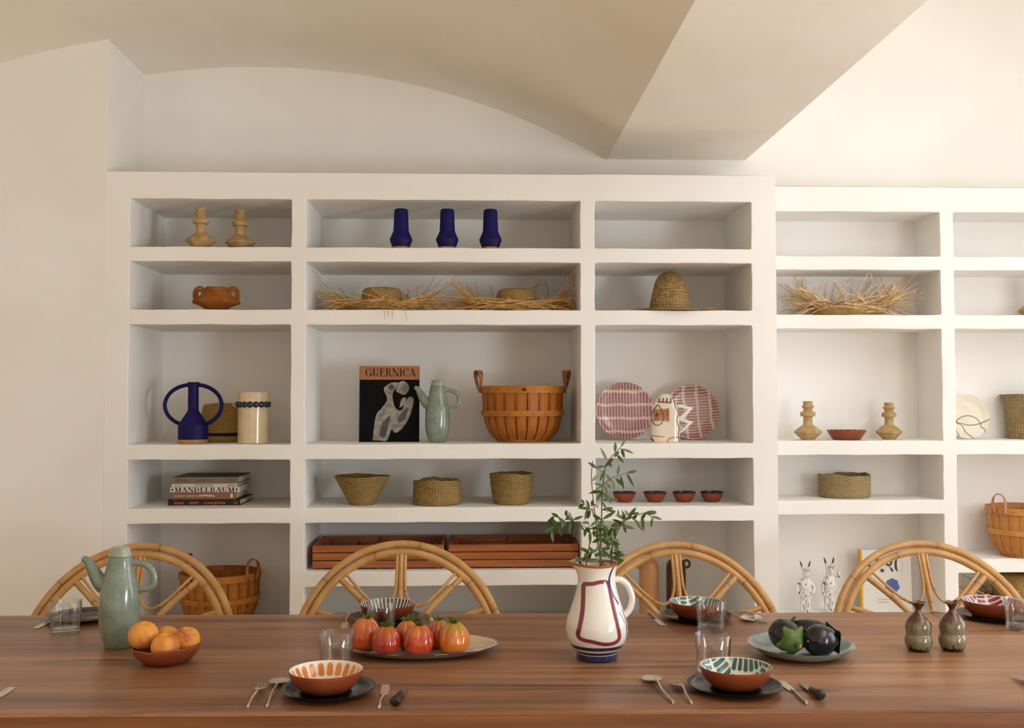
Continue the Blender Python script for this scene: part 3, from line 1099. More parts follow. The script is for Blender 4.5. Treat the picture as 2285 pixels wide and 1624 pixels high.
# ------------------------------------------------------------------ stave baskets
def stave_basket(loc, rz, label, k=1.0, ms=('stave', 'stave_band', 'leather')):
    root = empty('stave_basket', loc, rz)
    tag(root, label, 'basket', 'wooden stave baskets with leather handles')
    prof = [(.098, .004), (.112, .010), (.134, .032), (.150, .064), (.159, .105), (.163, .16), (.165, .219)]
    P = [(float(a) * k, float(b) * k) for a, b in smooth_profile(prof, 3)]
    n = 22
    v, f = [], []
    for j, (r, z) in enumerate(P):
        w = min(.0465 * k, 2 * PI * r / n * .945) / 2 * (1 - .12 * (1 - j / (len(P) - 1)))
        for t in (-1, -.5, 0, .5, 1):
            a = t * w / r
            v.append((r * math.cos(a), r * math.sin(a), z))
        for t in (-1, -.5, 0, .5, 1):
            a = t * w / r
            v.append(((r - .0035 * k) * math.cos(a), (r - .0035 * k) * math.sin(a), z))
    m = 10
    for j in range(len(P) - 1):
        for i in range(4):
            f.append((j * m + i, j * m + i + 1, (j + 1) * m + i + 1, (j + 1) * m + i))
            f.append((j * m + 5 + i, (j + 1) * m + 5 + i, (j + 1) * m + 6 + i, j * m + 6 + i))
        f.append((j * m, (j + 1) * m, (j + 1) * m + 5, j * m + 5))
        f.append((j * m + 4, j * m + 9, (j + 1) * m + 9, (j + 1) * m + 4))
    e = (len(P) - 1) * m
    f += [(e + i, e + i + 1, e + 6 + i, e + 5 + i) for i in range(4)]
    me = make_mesh('stave', v, f, MAT[ms[0]], angle=40)
    for i in range(n):
        o = bpy.data.objects.new('stave', me)
        a = 2 * PI * i / n + .07
        o.rotation_euler = (random.uniform(-.004, .004), 0, a)
        s = random.uniform(-.002, .002) * k
        o.location = (s * math.cos(a), s * math.sin(a), random.uniform(-.001, .002) * k)
        link(o, root)
    obj('base_board', lathe([(.100 * k, 0), (.106 * k, .003 * k), (.108 * k, .011 * k), (.1 * k, .012 * k)], 48), MAT[ms[1]], root)
    for z0, z1, r in ((.195, .222, .1665), (.104, .126, .1625)):
        rb = lathe([(r * k, z0 * k), ((r + .004) * k, z0 * k), ((r + .0045) * k, z1 * k), ((r - .0005) * k, z1 * k)], 64)
        b = obj('rim_hoop' if z0 > .15 else 'middle_hoop', (rb[0], rb[1][:-2]), MAT[ms[1]], root)
        tk = []
        for i in range(n):
            a = 2 * PI * i / n + .07
            c = smooth_ball(.0022 * k, 6, 4)
            tk.append(move(c, ((r + .0045) * k * math.cos(a), (r + .0045) * k * math.sin(a), (z0 + z1) / 2 * k)))
        t = obj('tacks', join(*[(q[0], q[1]) for q in tk]), MAT['brass'], b)
        t['kind'] = 'stuff'
    ri = lathe([(.159 * k, .198 * k), (.1625 * k, .198 * k), (.1625 * k, .2235 * k), (.159 * k, .2235 * k)], 64)
    obj('inner_hoop', (ri[0], ri[1][:-2]), MAT[ms[1]], root)
    obj('badge', move(smooth_ball(.0085 * k, 16, 6, (1.05, .3, .8)), (0, -.1715 * k, .209 * k)), MAT['brass'], root)
    for s in (-1, 1):
        pts = [(-.026, .196), (-.027, .225), (-.026, .255), (-.016, .278), (0, .285), (.016, .278), (.026, .255), (.027, .225), (.026, .196)]
        pts = smooth_profile(pts, 4)
        v, f = [], []
        ph = .95
        for j, (t, z) in enumerate(pts):
            tt = j / (len(pts) - 1)
            lift = math.sin(PI * tt)
            w = .0115 + .003 * lift
            cx0 = .1735 + .006 * lift
            ct = math.cos(ph * lift), math.sin(ph * lift)
            # the strap leaves the hoop flat and twists into an open loop
            bx_, by_ = cx0 + t * ct[1] * .62, t * (ct[0] * .4 + .6)
            for dx in (-w, w):
                v.append((s * (bx_ + dx * lift * .75) * k, (by_ + dx * (1 - lift) - dx * lift * .55) * k, z * k))
        for j in range(len(pts) - 1):
            f.append((2 * j, 2 * j + 1, 2 * j + 3, 2 * j + 2))
        h = obj('strap_handle', (v, f), MAT[ms[2]], root, angle=60)
        md = h.modifiers.new('thick', 'SOLIDIFY')
        md.thickness = .004 * k
        md.offset = 0
    return root


stave_basket((sx(1166, 930, 4.22), 4.22, R3B), .0, 'honey wooden stave basket with leather handles on the shelf beside the celadon pitcher')
stave_basket((sx(491, 1350, 4.23), 4.23, R6B), -.5, 'wooden stave basket low in the bookcase behind the leftmost rattan chair', .935)
stave_basket((sx(2291, 1190, 4.276), 4.276, R4X), .42, 'pale wooden stave basket cut by the right picture edge', .92, ('stave_pale', 'band_pale', 'leather_pale'))


# ------------------------------------------------------------------ plaited baskets
def wk(px, py, Y, z, outer, label, seed, amp=.012, zamp=.0025, scale=(1, 1), mat='wicker', strands=34, rowh=.0092):
    k = Y / PXM
    o = woven('woven_basket', [(r * k, h * k) for r, h in outer], .006, strands, rowh, MAT[mat], None, (sx(px, py, Y), Y, z), amp, zamp, seed, .0014, scale)
    return tag(o, label, 'basket', 'plaited palm baskets')


wk(808, 1100, 4.13, R4B, [(26, 0), (29, 4), (40, 24), (51, 44), (61, 62)], 'flaring plaited palm basket, leftmost of three above the crates', 3, .012, .002, strands=54)
wk(975.5, 1100, 4.13, R4B, [(50, 0), (53.5, 6), (53, 24), (52, 40), (53, 52)], 'low straight-sided plaited basket, middle of three above the crates', 4, .014, .0045, strands=54)
wk(1141, 1100, 4.13, R4B, [(36, 0), (39, 5), (44, 30), (46.5, 50), (48, 67)], 'deep plaited basket, rightmost of three above the crates', 5, .012, .002, strands=48)
wk(1884, 1090, 4.34, R4B, [(54, 0), (57, 5), (57.5, 26), (58.5, 50)], 'wide oval plaited basket in the right bookcase below the red bowl', 6, .016, .004, (1, .82), 'wicker_pale', 60)
wk(2302, 930, 4.37, R3B, [(52, 0), (54, 8), (56, 50), (58, 80), (68, 99)], 'tall flaring plaited basket cut by the right picture edge beside the round cream plate', 9, .01, .002, (1, .85), 'wicker_pale', 54)


# ------------------------------------------------------------------ frayed straw hats
def strand(p0, d, L, curl, lim, w=.0028, seg=5):
    """one limp straw: starts at p0, heads along d, bends by curl, stays inside lim"""
    P, p, d = [Vector(p0)], Vector(p0), Vector(d).normalized()
    for i in range(seg):
        d = (d + Vector(curl) / seg).normalized()
        p = p + d * (L / seg)
        q = Vector((min(max(p.x, lim[0]), lim[1]), min(max(p.y, lim[2]), lim[3]), min(max(p.z, lim[4]), lim[5])))
        P.append(q)
    ws = [w * (1 - .55 * i / seg) for i in range(seg + 1)]
    nrm = Vector((random.uniform(-.5, .5), -1, random.uniform(-.6, .9))).normalized()
    return ribbon(P, ws, nrm)


def frayed_hat(loc, label, R, crown, band_h, lim, n, mat, seed, drop=True, up=.6, flat=.7, lie=.5):
    random.seed(seed)
    root = empty('frayed_straw_hat', loc)
    tag(root, label, 'straw hat', 'raffia hats with frayed brims')
    bw = woven('brim', [(R * .80, 0), (R * .90, .004), (R * .98, band_h * .5), (R, band_h)], .004, 120, .009, MAT['hatstraw'], root, amp=.02, zamp=.006, seed=seed, relief=.0006, scale=(1, flat))
    if crown:
        cr = [(crown[0], .004), (crown[0] * 1.02, crown[1] * .45), (crown[0] * .97, crown[1] * .8), (crown[0] * .82, crown[1] * .97), (crown[0] * .4, crown[1]), (.004, crown[1] * .995)]
        woven('crown', cr, .003, 90, .008, MAT['hatstraw'], root, amp=.01, zamp=0, seed=seed + 1, relief=.0005, scale=(1, .85))
    ms = []
    for i in range(n):
        a = random.uniform(0, 2 * PI)
        if random.random() < .35:
            a = random.choice((0, PI)) + random.gauss(0, .45)
        c, s = math.cos(a), math.sin(a)
        rr = R * random.uniform(.9, 1.0)
        z = band_h * random.uniform(.55, 1.0)
        p0 = (rr * c, rr * s * flat, z)
        tw = random.gauss(0, .9)
        d = (c * 1.0 - s * tw, (s * 1.0 + c * tw) * .6, random.uniform(-.1, up * 1.6))
        L = random.uniform(.09, .21)
        if s < -.45 and crown:
            d, L = (d[0] * 1.3, d[1] * .4, random.uniform(-.1, .22)), L * .7
        curl = (random.gauss(0, .5), random.gauss(0, .4), random.uniform(-.9, .3))
        ms.append(strand(p0, d, L, curl, lim, random.uniform(.0036, .0072)))
    # straws lying along the brim, the loose plait of its edge
    for i in range(int(n * lie)):
        a = -PI / 2 + random.gauss(0, .95)
        c, s = math.cos(a), math.sin(a)
        rr = R * random.uniform(1.0, 1.06)
        dirn = random.choice((-1, 1))
        p0 = (rr * c, rr * s * flat, band_h * random.uniform(.25, 1.0))
        ms.append(strand(p0, (-s * dirn, c * dirn * flat, random.uniform(-.12, .35)), random.uniform(.08, .2), (c * .3, s * .1, random.uniform(-.3, .2)), lim, random.uniform(.0036, .0068)))
    if drop:
        for i in range(4):
            x = random.uniform(-.05, .09)
            p0 = (x, -R * flat, .004)
            l2 = (lim[0], lim[1], -(loc[1] - YF) - .025, lim[3], -.08, lim[5])
            ms.append(strand((x, -R * flat * .95, .012), (random.uniform(-.1, .3), -1, .05), .075, (0, -.2, -.3), (lim[0], lim[1], -(loc[1] - YF) - .02, lim[3], .004, lim[5]), .003))
            ms.append(strand((x + .02, -(loc[1] - YF) - .012, .003), (random.uniform(-.2, .4), -.5, -1), random.uniform(.03, .06), (0, .1, -.2), l2, .0028))
    fr = obj('straw_fringe', join(*ms), mat, root, smooth=False)
    fr['kind'] = 'stuff'
    return root


def lims(loc, x0, x1, yb, zt):
    return (x0 - loc[0] + .004, x1 - loc[0] - .004, -(loc[1] - YF) + .006, yb - loc[1] - .012, .0025, zt - loc[2] - .006)


lc = (sx(852, 680, 4.19), 4.19, R2B)
frayed_hat(lc, 'raffia hat with a frayed brim, left of the two in the middle niche', .155, (.080, .104), .045, lims(lc, C2[0], lc[0] + .3, YB, R2T), 100, MAT['fringe'], 11, lie=.4)
lc = (sx(1152, 680, 4.19), 4.19, R2B)
frayed_hat(lc, 'raffia hat with a frayed brim, right of the two in the middle niche', .155, (.080, .100), .045, lims(lc, lc[0] - .29, C2[1], YB, R2T), 110, MAT['fringe'], 23, drop=False, up=.8, lie=.4)
lc = (sx(1892, 690, 4.325), 4.325, R2B)
frayed_hat(lc, 'pale raffia hat with a bristling frayed brim in the right bookcase', .155, None, .052, (1.305 - lc[0], 1.905 - lc[0], -.124, .105, .0025, .178), 170, MAT['fringe_pale'], 5, drop=False, up=1.0, flat=.62, lie=.12)
lc = (sx(2275, 1340, 4.33), 4.33, R6B)
lo5 = R4X - .055 - R6B - .006
frayed_hat((lc[0], lc[1], R6B), 'large raffia hat with long loose straws low at the right picture edge', .165, (.10, min(.16, lo5)), .06, (1.972 - lc[0], 2.99 - lc[0], -.13, .10, .0025, lo5), 150, MAT['fringe_pale'], 8, drop=False, up=.5, flat=.6)


def sombrero():
    Y = 4.17
    k = Y / PXM
    root = empty('sombrero', (sx(1496, 690, Y), Y, R2B))
    tag(root, 'tall conical plaited straw hat with a flat brim in the third column', 'straw hat')
    cr = [(49, 3), (47, 12), (42, 36), (37, 58), (32, 74), (24, 86), (13, 93), (1, 95)]
    woven('crown', [(r * k, (z + 1) * k) for r, z in cr], .003, 40, .0135, MAT['sombrero'], root, amp=.008, zamp=0, seed=2, relief=.0018)
    br = [(47, 6), (70, 5), (95, 4.5), (112, 6), (114.5, 7.5), (114.5, 9), (112, 9.5), (95, 7.5), (70, 8), (47, 10)]
    vf = lathe([(r * k, (z - 3.5) * k) for r, z in br], 96, seam=True, urep=90, vs=[i * .9 for i in range(len(br))])
    obj('brim', wobble((vf[0], vf[1][:-2], vf[2]), .004, 3, .002), MAT['sombrero'], root, angle=None)


sombrero()


# ------------------------------------------------------------------ books
def book(name, x0, x1, y0, y1, z0, z1, cover, label, spine='front', pages_in=.004):
    """lying book with its spine to the room; cover parts wrap the page block"""
    cx, cy_ = (x0 + x1) / 2, (y0 + y1) / 2
    root = empty(name, (cx, cy_, z0))
    tag(root, label, 'book', 'books lying in a stack')
    a, b, c, d, h = x0 - cx, x1 - cx, y0 - cy_, y1 - cy_, z1 - z0
    t = .0028
    bevel(obj('cover', join(box(a, b, c + t, d, 0, t), box(a, b, c + t, d, h - t, h), box(a, b, c, c + t, 0, h)), cover, root), .0006, 1)
    obj('pages', box(a + pages_in, b - pages_in, c + t, d - pages_in, t, h - t), MAT['paper'], root, smooth=False)
    return root, c


def BM(h, rough=.5):
    return M('cover ' + h, h, rough=rough)


Yb = 4.115
kb = Yb / PXM


def bx(px):
    return sx(px, 1100, Yb)


bh = [13.2, 15.8, 11.2, 7.4, 14.5]
z = R4B
zs = [z]
for h in bh:
    zs.append(zs[-1] + h * kb)
inks = {'o': M('orange ink', '#d9642a'), 'k': M('black ink', '#17120f'), 'w': M('white ink', '#e4dccf'), 'b': M('brown ink', '#4d3a2c')}
r5, c5 = book('art_book', bx(375), bx(536), Yb, Yb + .235, zs[0], zs[1] - .0002, BM('#120f10'), 'black book with orange spine lettering at the bottom of the stack')
r4, c4 = book('art_book', bx(382), bx(526), Yb + .004, Yb + .225, zs[1], zs[2] - .0002, BM('#8b5a3a'), 'thick brown book with white lettering, second from the bottom of the stack')
r3, c3 = book('art_book', bx(379), bx(534), Yb + .002, Yb + .225, zs[2], zs[3] - .0002, BM('#d8d0c8'), 'white book with bold black spine capitals in the middle of the stack')
r2, c2 = book('art_book', bx(382), bx(528), Yb + .006, Yb + .22, zs[3], zs[4] - .0002, BM('#d2c6b4'), 'thin cream book, second from the top of the stack')
r1, c1 = book('art_book', bx(384), bx(530), Yb + .008, Yb + .235, zs[4], zs[5], BM('#7d6a57'), 'taupe book with a dark cover on top of the stack')
obj('dark_board', box(bx(384) - r1.location.x + .001, bx(530) - r1.location.x - .001, c1 + .004, .112, bh[4] * kb, bh[4] * kb + .0008), BM('#2b1d15'), r1, smooth=False)


def spine_text(root, c, s, pxa, pxb, hpx, zc, mat, flip=False, serif=False, bold=.0):
    w = (pxb - pxa) * kb
    vf = serif_mesh(s, w, hpx * kb) if serif else text_mesh(s, w, hpx * kb, bold)
    x = bx((pxa + pxb) / 2) - root.location.x
    flat_text(root, vf, (x, c - .0006, zc * kb), mat, flip, 'spine_lettering')


spine_text(r5, c5, 'BRASSAÏ', 390, 410, 5.6, 5.6, inks['o'], bold=.02)
spine_text(r5, c5, 'GRAFFITI', 423, 443, 5.2, 5.2, inks['o'], bold=.02)
spine_text(r5, c5, 'LE LANGAGE DU MUR', 456, 503, 5.2, 5.2, inks['o'], bold=.02)
spine_text(r5, c5, 'X B', 522, 530, 5.2, 5.2, inks['o'], bold=.02)
spine_text(r4, c4, 'Préhistoire', 444.5, 477, 5.6, 7.6, inks['w'], True, bold=.02)
spine_text(r4, c4, 'Une énigme moderne', 389, 443, 5.0, 7.6, inks['w'], True)
flat_text(r4, box(-.004, .004, 0, .0002, -.0075, .0075), (bx(516.5) - r4.location.x, c4 - .0006, 7.8 * kb), inks['w'], name='spine_emblem')
spine_text(r3, c3, 'MANDELBAUM', 391, 522, 9.6, 5.6, inks['k'], serif=True)
flat_text(r3, blob([(.0042 * math.cos(a), .0042 * math.sin(a)) for a in (0, 1.05, 2.09, 3.14, 4.19, 5.24)], 0, 3), (bx(384.3) - r3.location.x, c3 - .0008, 5.6 * kb), inks['k'], name='spine_dot')
flat_text(r3, box(-.0028, .0028, 0, .0002, -.0058, .0058), (bx(528) - r3.location.x, c3 - .0006, 5.6 * kb), inks['b'], name='spine_emblem')
spine_text(r2, c2, 'ODILON REDON', 436, 474, 4.0, 3.7, inks['b'], True)
spine_text(r2, c2, 'MUSEE', 507, 522.5, 2.8, 3.7, inks['k'], True)
spine_text(r2, c2, 'EDITIONS', 388, 404, 2.2, 3.7, inks['b'], True)
spine_text(r1, c1, 'Cirque / Cosmos', 436, 477, 6.4, 7.2, inks['b'], True)
spine_text(r1, c1, 'Phénologie', 390, 417.5, 6.0, 7.2, inks['b'], True)
spine_text(r1, c1, 'CIRCA', 508, 523, 3.6, 7.2, inks['b'], True)


def upright_book(name, x0, x1, Y, z0, h, t, cover, spine_col, label, lean=.06, rz=0.0):
    root = empty(name, ((x0 + x1) / 2, Y, z0), rz)
    tag(root, label, 'book')
    w = x1 - x0
    R = Matrix.Rotation(-lean, 3, 'X')
    def P(vf):
        return move(vf, (0, 0, 0), R)
    bevel(obj('cover', P(join(box(-w / 2, w / 2, 0, .003, 0, h), box(-w / 2, w / 2, t - .003, t, 0, h))), cover, root), .0006, 1)
    obj('spine', P(box(-w / 2 - .002, -w / 2 + .001, 0, t, 0, h)), spine_col, root, smooth=False)
    obj('pages', P(box(-w / 2 + .001, w / 2 - .004, .003, t - .003, .003, h - .003)), MAT['paper'], root, smooth=False)
    return root, P, w


# black book with an orange title band; its cover picture is a plain abstract stand-in
Yg = 4.20
kg = Yg / PXM
xg0, xg1 = sx(802, 900, Yg), sx(935, 900, Yg)
hg = 169 * kg * 1.004
rb_, Pg, wg = upright_book('art_book', xg0, xg1, Yg, R3B, hg, .022, M('matt black cover', '#0d0b0a', rough=.75, spec=.12), BM('#14110f'), 'black upright book with an orange title band leaning on the shelf wall', .07)
obj('title_band', Pg(box(-wg / 2, wg / 2, -.0006, .0, hg * .818, hg)), BM('#a5683a'), rb_, smooth=False)
flat_text(rb_, Pg(move(serif_mesh('GUERNICA', wg * .86, hg * .105, .02), (.004, -.0012, hg * .913))), (0, 0, 0), inks['k'])
art = [blob([(.18, .02), (.30, .02), (.44, .02), (.52, .16), (.60, .12), (.74, .20), (.86, .36), (.92, .56), (.82, .58), (.70, .42), (.58, .46), (.54, .64), (.66, .76), (.52, .78), (.38, .70), (.44, .56), (.34, .44), (.24, .34)], -.0008),
       blob([(.60, .66), (.76, .62), (.84, .72), (.74, .80), (.62, .76)], -.0008), blob([(.66, .44), (.76, .50), (.78, .58), (.70, .56)], -.0009)]
sh = [blob([(.30, .08), (.40, .06), (.46, .20), (.50, .34), (.42, .30), (.34, .22)], -.0011), blob([(.66, .24), (.76, .30), (.82, .44), (.74, .40), (.64, .32)], -.0011), blob([(.46, .70), (.54, .68), (.56, .73), (.50, .75)], -.0011)]
fit = lambda q: ([((x - .5) * wg * .93 + .004, y, z * hg) for x, y, z in q[0]], q[1])
obj('cover_print', Pg(join(*[fit(q) for q in art])), M('pale grey print', '#9c948b', '#6e675f', 40, rough=.4), rb_, smooth=False)
for q in sh:
    obj('cover_print', Pg(fit(q)), M('dark grey print', '#4a4540', '#332f2b', 40, rough=.4), rb_, smooth=False)

# white book with yellow spine and a plain blue dot
Ym = 4.345
km = Ym / PXM
xm0, xm1 = sx(1924, 1300, Ym), sx(2035, 1300, Ym)
zm = R6B
hm = at(1980, 1227, Ym).z - zm
rm, Pm, wm = upright_book('art_book', xm0, xm1, Ym, zm, hm, .03, BM('#dfdad2'), BM('#dfa42c'), 'white upright book with a yellow spine and blue dot behind the far right chair', .05, -.02)
obj('yellow_hinge', Pm(box(-wm / 2, -wm / 2 + .006, -.0006, 0, 0, hm)), BM('#e2ab35'), rm, smooth=False)
ink = M('charcoal ink', '#3a352f')
thin = M('grey hairline', '#aaa49a')


def mp(px, py):
    return ((px - 1979.5) * km, (1227 - py) * km + hm)


def mstroke(pts, w, mat, name='title'):
    q = [mp(*p) for p in pts]
    v, f = ribbon([(x, -.0012, z_) for x, z_ in q], [ww * km for ww in w] if hasattr(w, '__len__') else w * km, (0, -1, 0))
    return v, f


thick = [mstroke([(1941.5, 1253), (1941.5, 1277)], 5, ink), mstroke([(1961, 1247), (1953.5, 1267)], 5.5, ink), mstroke([(1966.5, 1273.5), (1974, 1273.5)], 7, ink),
         mstroke(smooth_profile([(1979, 1256), (1981, 1259), (1985, 1262), (1989.5, 1260), (1991.5, 1254), (1990, 1249), (1985, 1246.5)], 4), [1, 1.5, 2] + [4.5] * 16 + [3, 3, 2, 2, 1, 1], ink),
         mstroke([(1987.5, 1265), (1991, 1270), (1994.5, 1275.5)], [1.5, 4, 4.5], ink),
         mstroke(smooth_profile([(2005.5, 1247), (2001.8, 1253), (2001.2, 1262), (2002, 1269), (2005.5, 1276)], 4), [1, 2, 3, 4] + [5.2] * 9 + [4, 3, 2, 1], ink), mstroke([(2006.5, 1243.5), (2010, 1240)], [1.5, 3], ink)]
obj('title', Pm(join(*thick)), ink, rm, smooth=False)
hair = [mstroke([(1946, 1247), (1952, 1268)], .5, thin), mstroke([(1970, 1246), (1970, 1270)], .5, thin), mstroke([(1977.5, 1246), (1977.5, 1276)], .5, thin), mstroke([(1963, 1246), (1963, 1276)], .5, thin),
        mstroke([(2010 + 7.5 * math.cos(a), 1261 - 15.5 * math.sin(a)) for a in [-PI * .6 + 1.2 * PI * i / 16 for i in range(17)]], .5, thin)]
obj('title_hairlines', Pm(join(*hair)), thin, rm, smooth=False)
dot = [mp(1992 + (16 + 1.2 * math.sin(5 * a) + .8 * math.sin(9 * a + 1)) * math.cos(a), 1308 + (16.5 + 1.1 * math.sin(7 * a)) * math.sin(a)) for a in [2 * PI * i / 48 for i in range(48)]]
obj('cover_print', Pm(([(x, -.0012, z_) for x, z_ in dot], [tuple(range(48))])), M('blue print', '#41579c', '#5d70aa', 60, rough=.6), rm, smooth=False)
dashes = []
for py, a, b in ((1337.5, 1957.5, 2014), (1343.5, 1957.5, 1984)):
    x = a
    while x < b:
        w_ = 1.2 + 2.2 * random.random()
        dashes.append(mstroke([(x, py), (min(x + w_, b), py)], 1.5, thin))
        x += w_ + .9
obj('cover_lettering', Pm(join(*dashes)), thin, rm, smooth=False)['kind'] = 'stuff'
# ------------------------------------------------------------------ painted ware
def disc_grid(prof, n=256, sub=1):
    """dense surface of revolution with arc length, for painting: returns verts, faces, (rho, angle) arrays"""
    L = [0.0]
    for a, b in zip(prof, prof[1:]):
        L.append(L[-1] + math.hypot(b[0] - a[0], b[1] - a[1]))
    v, rho, ang = [], [], []
    for (r, z), l in zip(prof, L):
        for i in range(n):
            a = 2 * PI * i / n
            v.append((max(r, 2e-4) * math.cos(a), max(r, 2e-4) * math.sin(a), z))
            rho.append(l)
            ang.append(a)
    f = []
    for j in range(len(prof) - 1):
        for i in range(n):
            f.append((j * n + i, j * n + (i + 1) % n, (j + 1) * n + (i + 1) % n, (j + 1) * n + i))
    f.append(tuple(range(n))[::-1])
    return v, f, np.array(rho), np.array(ang), L[-1]


def resample(prof, N):
    L = [0.0]
    for a, b in zip(prof, prof[1:]):
        L.append(L[-1] + math.hypot(b[0] - a[0], b[1] - a[1]))
    s = np.linspace(0, L[-1], N)
    return list(zip(np.interp(s, L, [p[0] for p in prof]), np.interp(s, L, [p[1] for p in prof])))


def capsules(x, y, pw, ph, hw, hl, seed=0, jitter=.0, stagger=0.0):
    """mask of rounded strokes in rows: pitch pw across, ph along; also per-stroke random"""
    row = np.floor(y / ph)
    xo = x + row * stagger * pw
    c = np.floor(xo / pw)
    rnd = np.sin(c * 12.9898 + row * 78.233 + seed) * 43758.5453
    rnd = rnd - np.floor(rnd)
    dx = np.abs((xo / pw - c - .5) * pw)
    dy = np.abs((y / ph - row - .5) * ph)
    b = hl - hw
    d = np.hypot(dx, np.maximum(dy - b * (1 - jitter * rnd), 0)) - hw * (1 - .15 * rnd)
    return d, rnd


def paint_mix(base, colr, mask):
    return base * (1 - mask[:, None]) + np.asarray(colr) * mask[:, None]


def sstep(d, w):
    return np.clip(.5 - d / w, 0, 1)


def striped_plate(px, py, Y, R, rot, label, tilt):
    k = Y / PXM
    R *= k
    prof = resample([(0, .006), (R * .62, .006), (R * .80, .010), (R * .97, .022), (R, .0225)], 70)
    v, f, rho, ang, LT = disc_grid(prof, 300)
    V = np.array(v)
    x, y = V[:, 0], V[:, 1]
    q = x * math.cos(rot) + y * math.sin(rot), -x * math.sin(rot) + y * math.cos(rot)
    wob = .010 * R * np.sin(q[0] / R * 7) + .35 * R
    d, rnd = capsules(q[0] + .01 * R, q[1] + wob - .10 * R, .107 * R, .47 * R, .039 * R, .205 * R, 3, .12)
    base = np.tile(np.array(hexc('#e0c8b8')), (len(V), 1))
    c = np.array(hexc('#ad7074')) * (1 - rnd[:, None] * .5) + np.array(hexc('#94575c')) * rnd[:, None] * .5
    m = sstep(d, .012 * R)
    halo = sstep(d - .018 * R, .02 * R)
    col = base * (1 - halo[:, None] * .18) + np.array(hexc('#c58f8a')) * halo[:, None] * .18
    endm = np.clip(1 - np.abs(d + .008 * R) / (.02 * R), 0, 1) * m
    col = col * (1 - m[:, None]) + c * m[:, None]
    col = col * (1 - .3 * endm[:, None])
    p = at(px, py, Y)
    root = empty('striped_plate', (p.x, Y - R * .0 + .0, R3B))
    tag(root, label, 'plate', 'pink striped plates leaning in the third column')
    Rm = Matrix.Rotation(PI / 2 - tilt, 3, 'X')
    lift = R * math.cos(tilt) + .0225 * math.sin(tilt) * 0 + .001
    fv = [Rm @ Vector(t) + Vector((0, 0, lift)) for t in v]
    obj('painted_face', (fv, f), MAT['paint_gloss'], root, angle=None, col=col)
    back = lathe([(R * .45, 0), (R * .62, .0005), (R * .82, .005), (R, .018), (R * 1.004, .0218), (R * .998, .0228)], 96)
    obj('back', move((back[0], back[1][:-1]), (0, 0, lift), Rm), MAT['rawclay'], root)


striped_plate(1392.5, 915, 4.345, 64.3, 0.0, 'pink plate with upright painted strokes, left of the painted face jug', .17)
striped_plate(1541.5, 917, 4.345, 61, PI / 2 + .06, 'pink plate with level painted strokes, behind and right of the painted face jug', .17)


def line_plate():
    Y = 4.36
    k = Y / PXM
    R = 50 * k
    prof = resample([(0, .004), (R * .7, .005), (R, .016)], 60)
    v, f, rho, ang, LT = disc_grid(prof, 260)
    V = np.array(v)
    x, y = V[:, 0] / R, V[:, 1] / R
    base = np.tile(np.array(hexc('#ddd3bf')), (len(V), 1))
    nz = ngrid_noise(x, y, 2.2, 5)
    base = base * (1 - .10 * np.clip(nz, 0, 1)[:, None])
    lines = [[(-1, -.05), (-.6, -.2), (-.2, -.32), (.15, -.38), (.6, -.30), (1, -.12)], [(-.45, -.85), (-.6, -.5), (-.5, -.2), (-.2, .0), (.1, .05), (.4, -.05), (.58, -.25), (.62, -.45), (.75, -.6), (.66, -.8)],
             [(-.55, -.25), (-.25, -.4), (-.1, -.7), (.2, -.98)], [(-.95, -.12), (-.6, -.2)]]
    m = np.zeros(len(V))
    for l in lines:
        P = np.array(smooth_profile(l, 8))
        for a, b in zip(P, P[1:]):
            ab = b - a
            t = np.clip(((x - a[0]) * ab[0] + (y - a[1]) * ab[1]) / max(ab @ ab, 1e-9), 0, 1)
            m = np.maximum(m, sstep(np.hypot(x - a[0] - t * ab[0], y - a[1] - t * ab[1]) - .018, .03))
    col = paint_mix(base, hexc('#2b2723'), m)
    root = empty('line_plate', (sx(2156, 930, Y), Y, R3B))
    tag(root, 'round cream plate with loose black line drawing', 'plate')
    Rm = Matrix.Rotation(PI / 2 - .12, 3, 'X')
    obj('painted_face', ([Rm @ Vector(t) + Vector((0, 0, R * .995)) for t in v], f), MAT['paint_satin'], root, angle=None, col=col)
    back = lathe([(R * .5, -.003), (R * .72, -.001), (R, .012), (R * 1.003, .0157)], 80)
    obj('back', move((back[0], back[1][:-1]), (0, 0, R * .995), Rm), MAT['whitecer'], root)


line_plate()


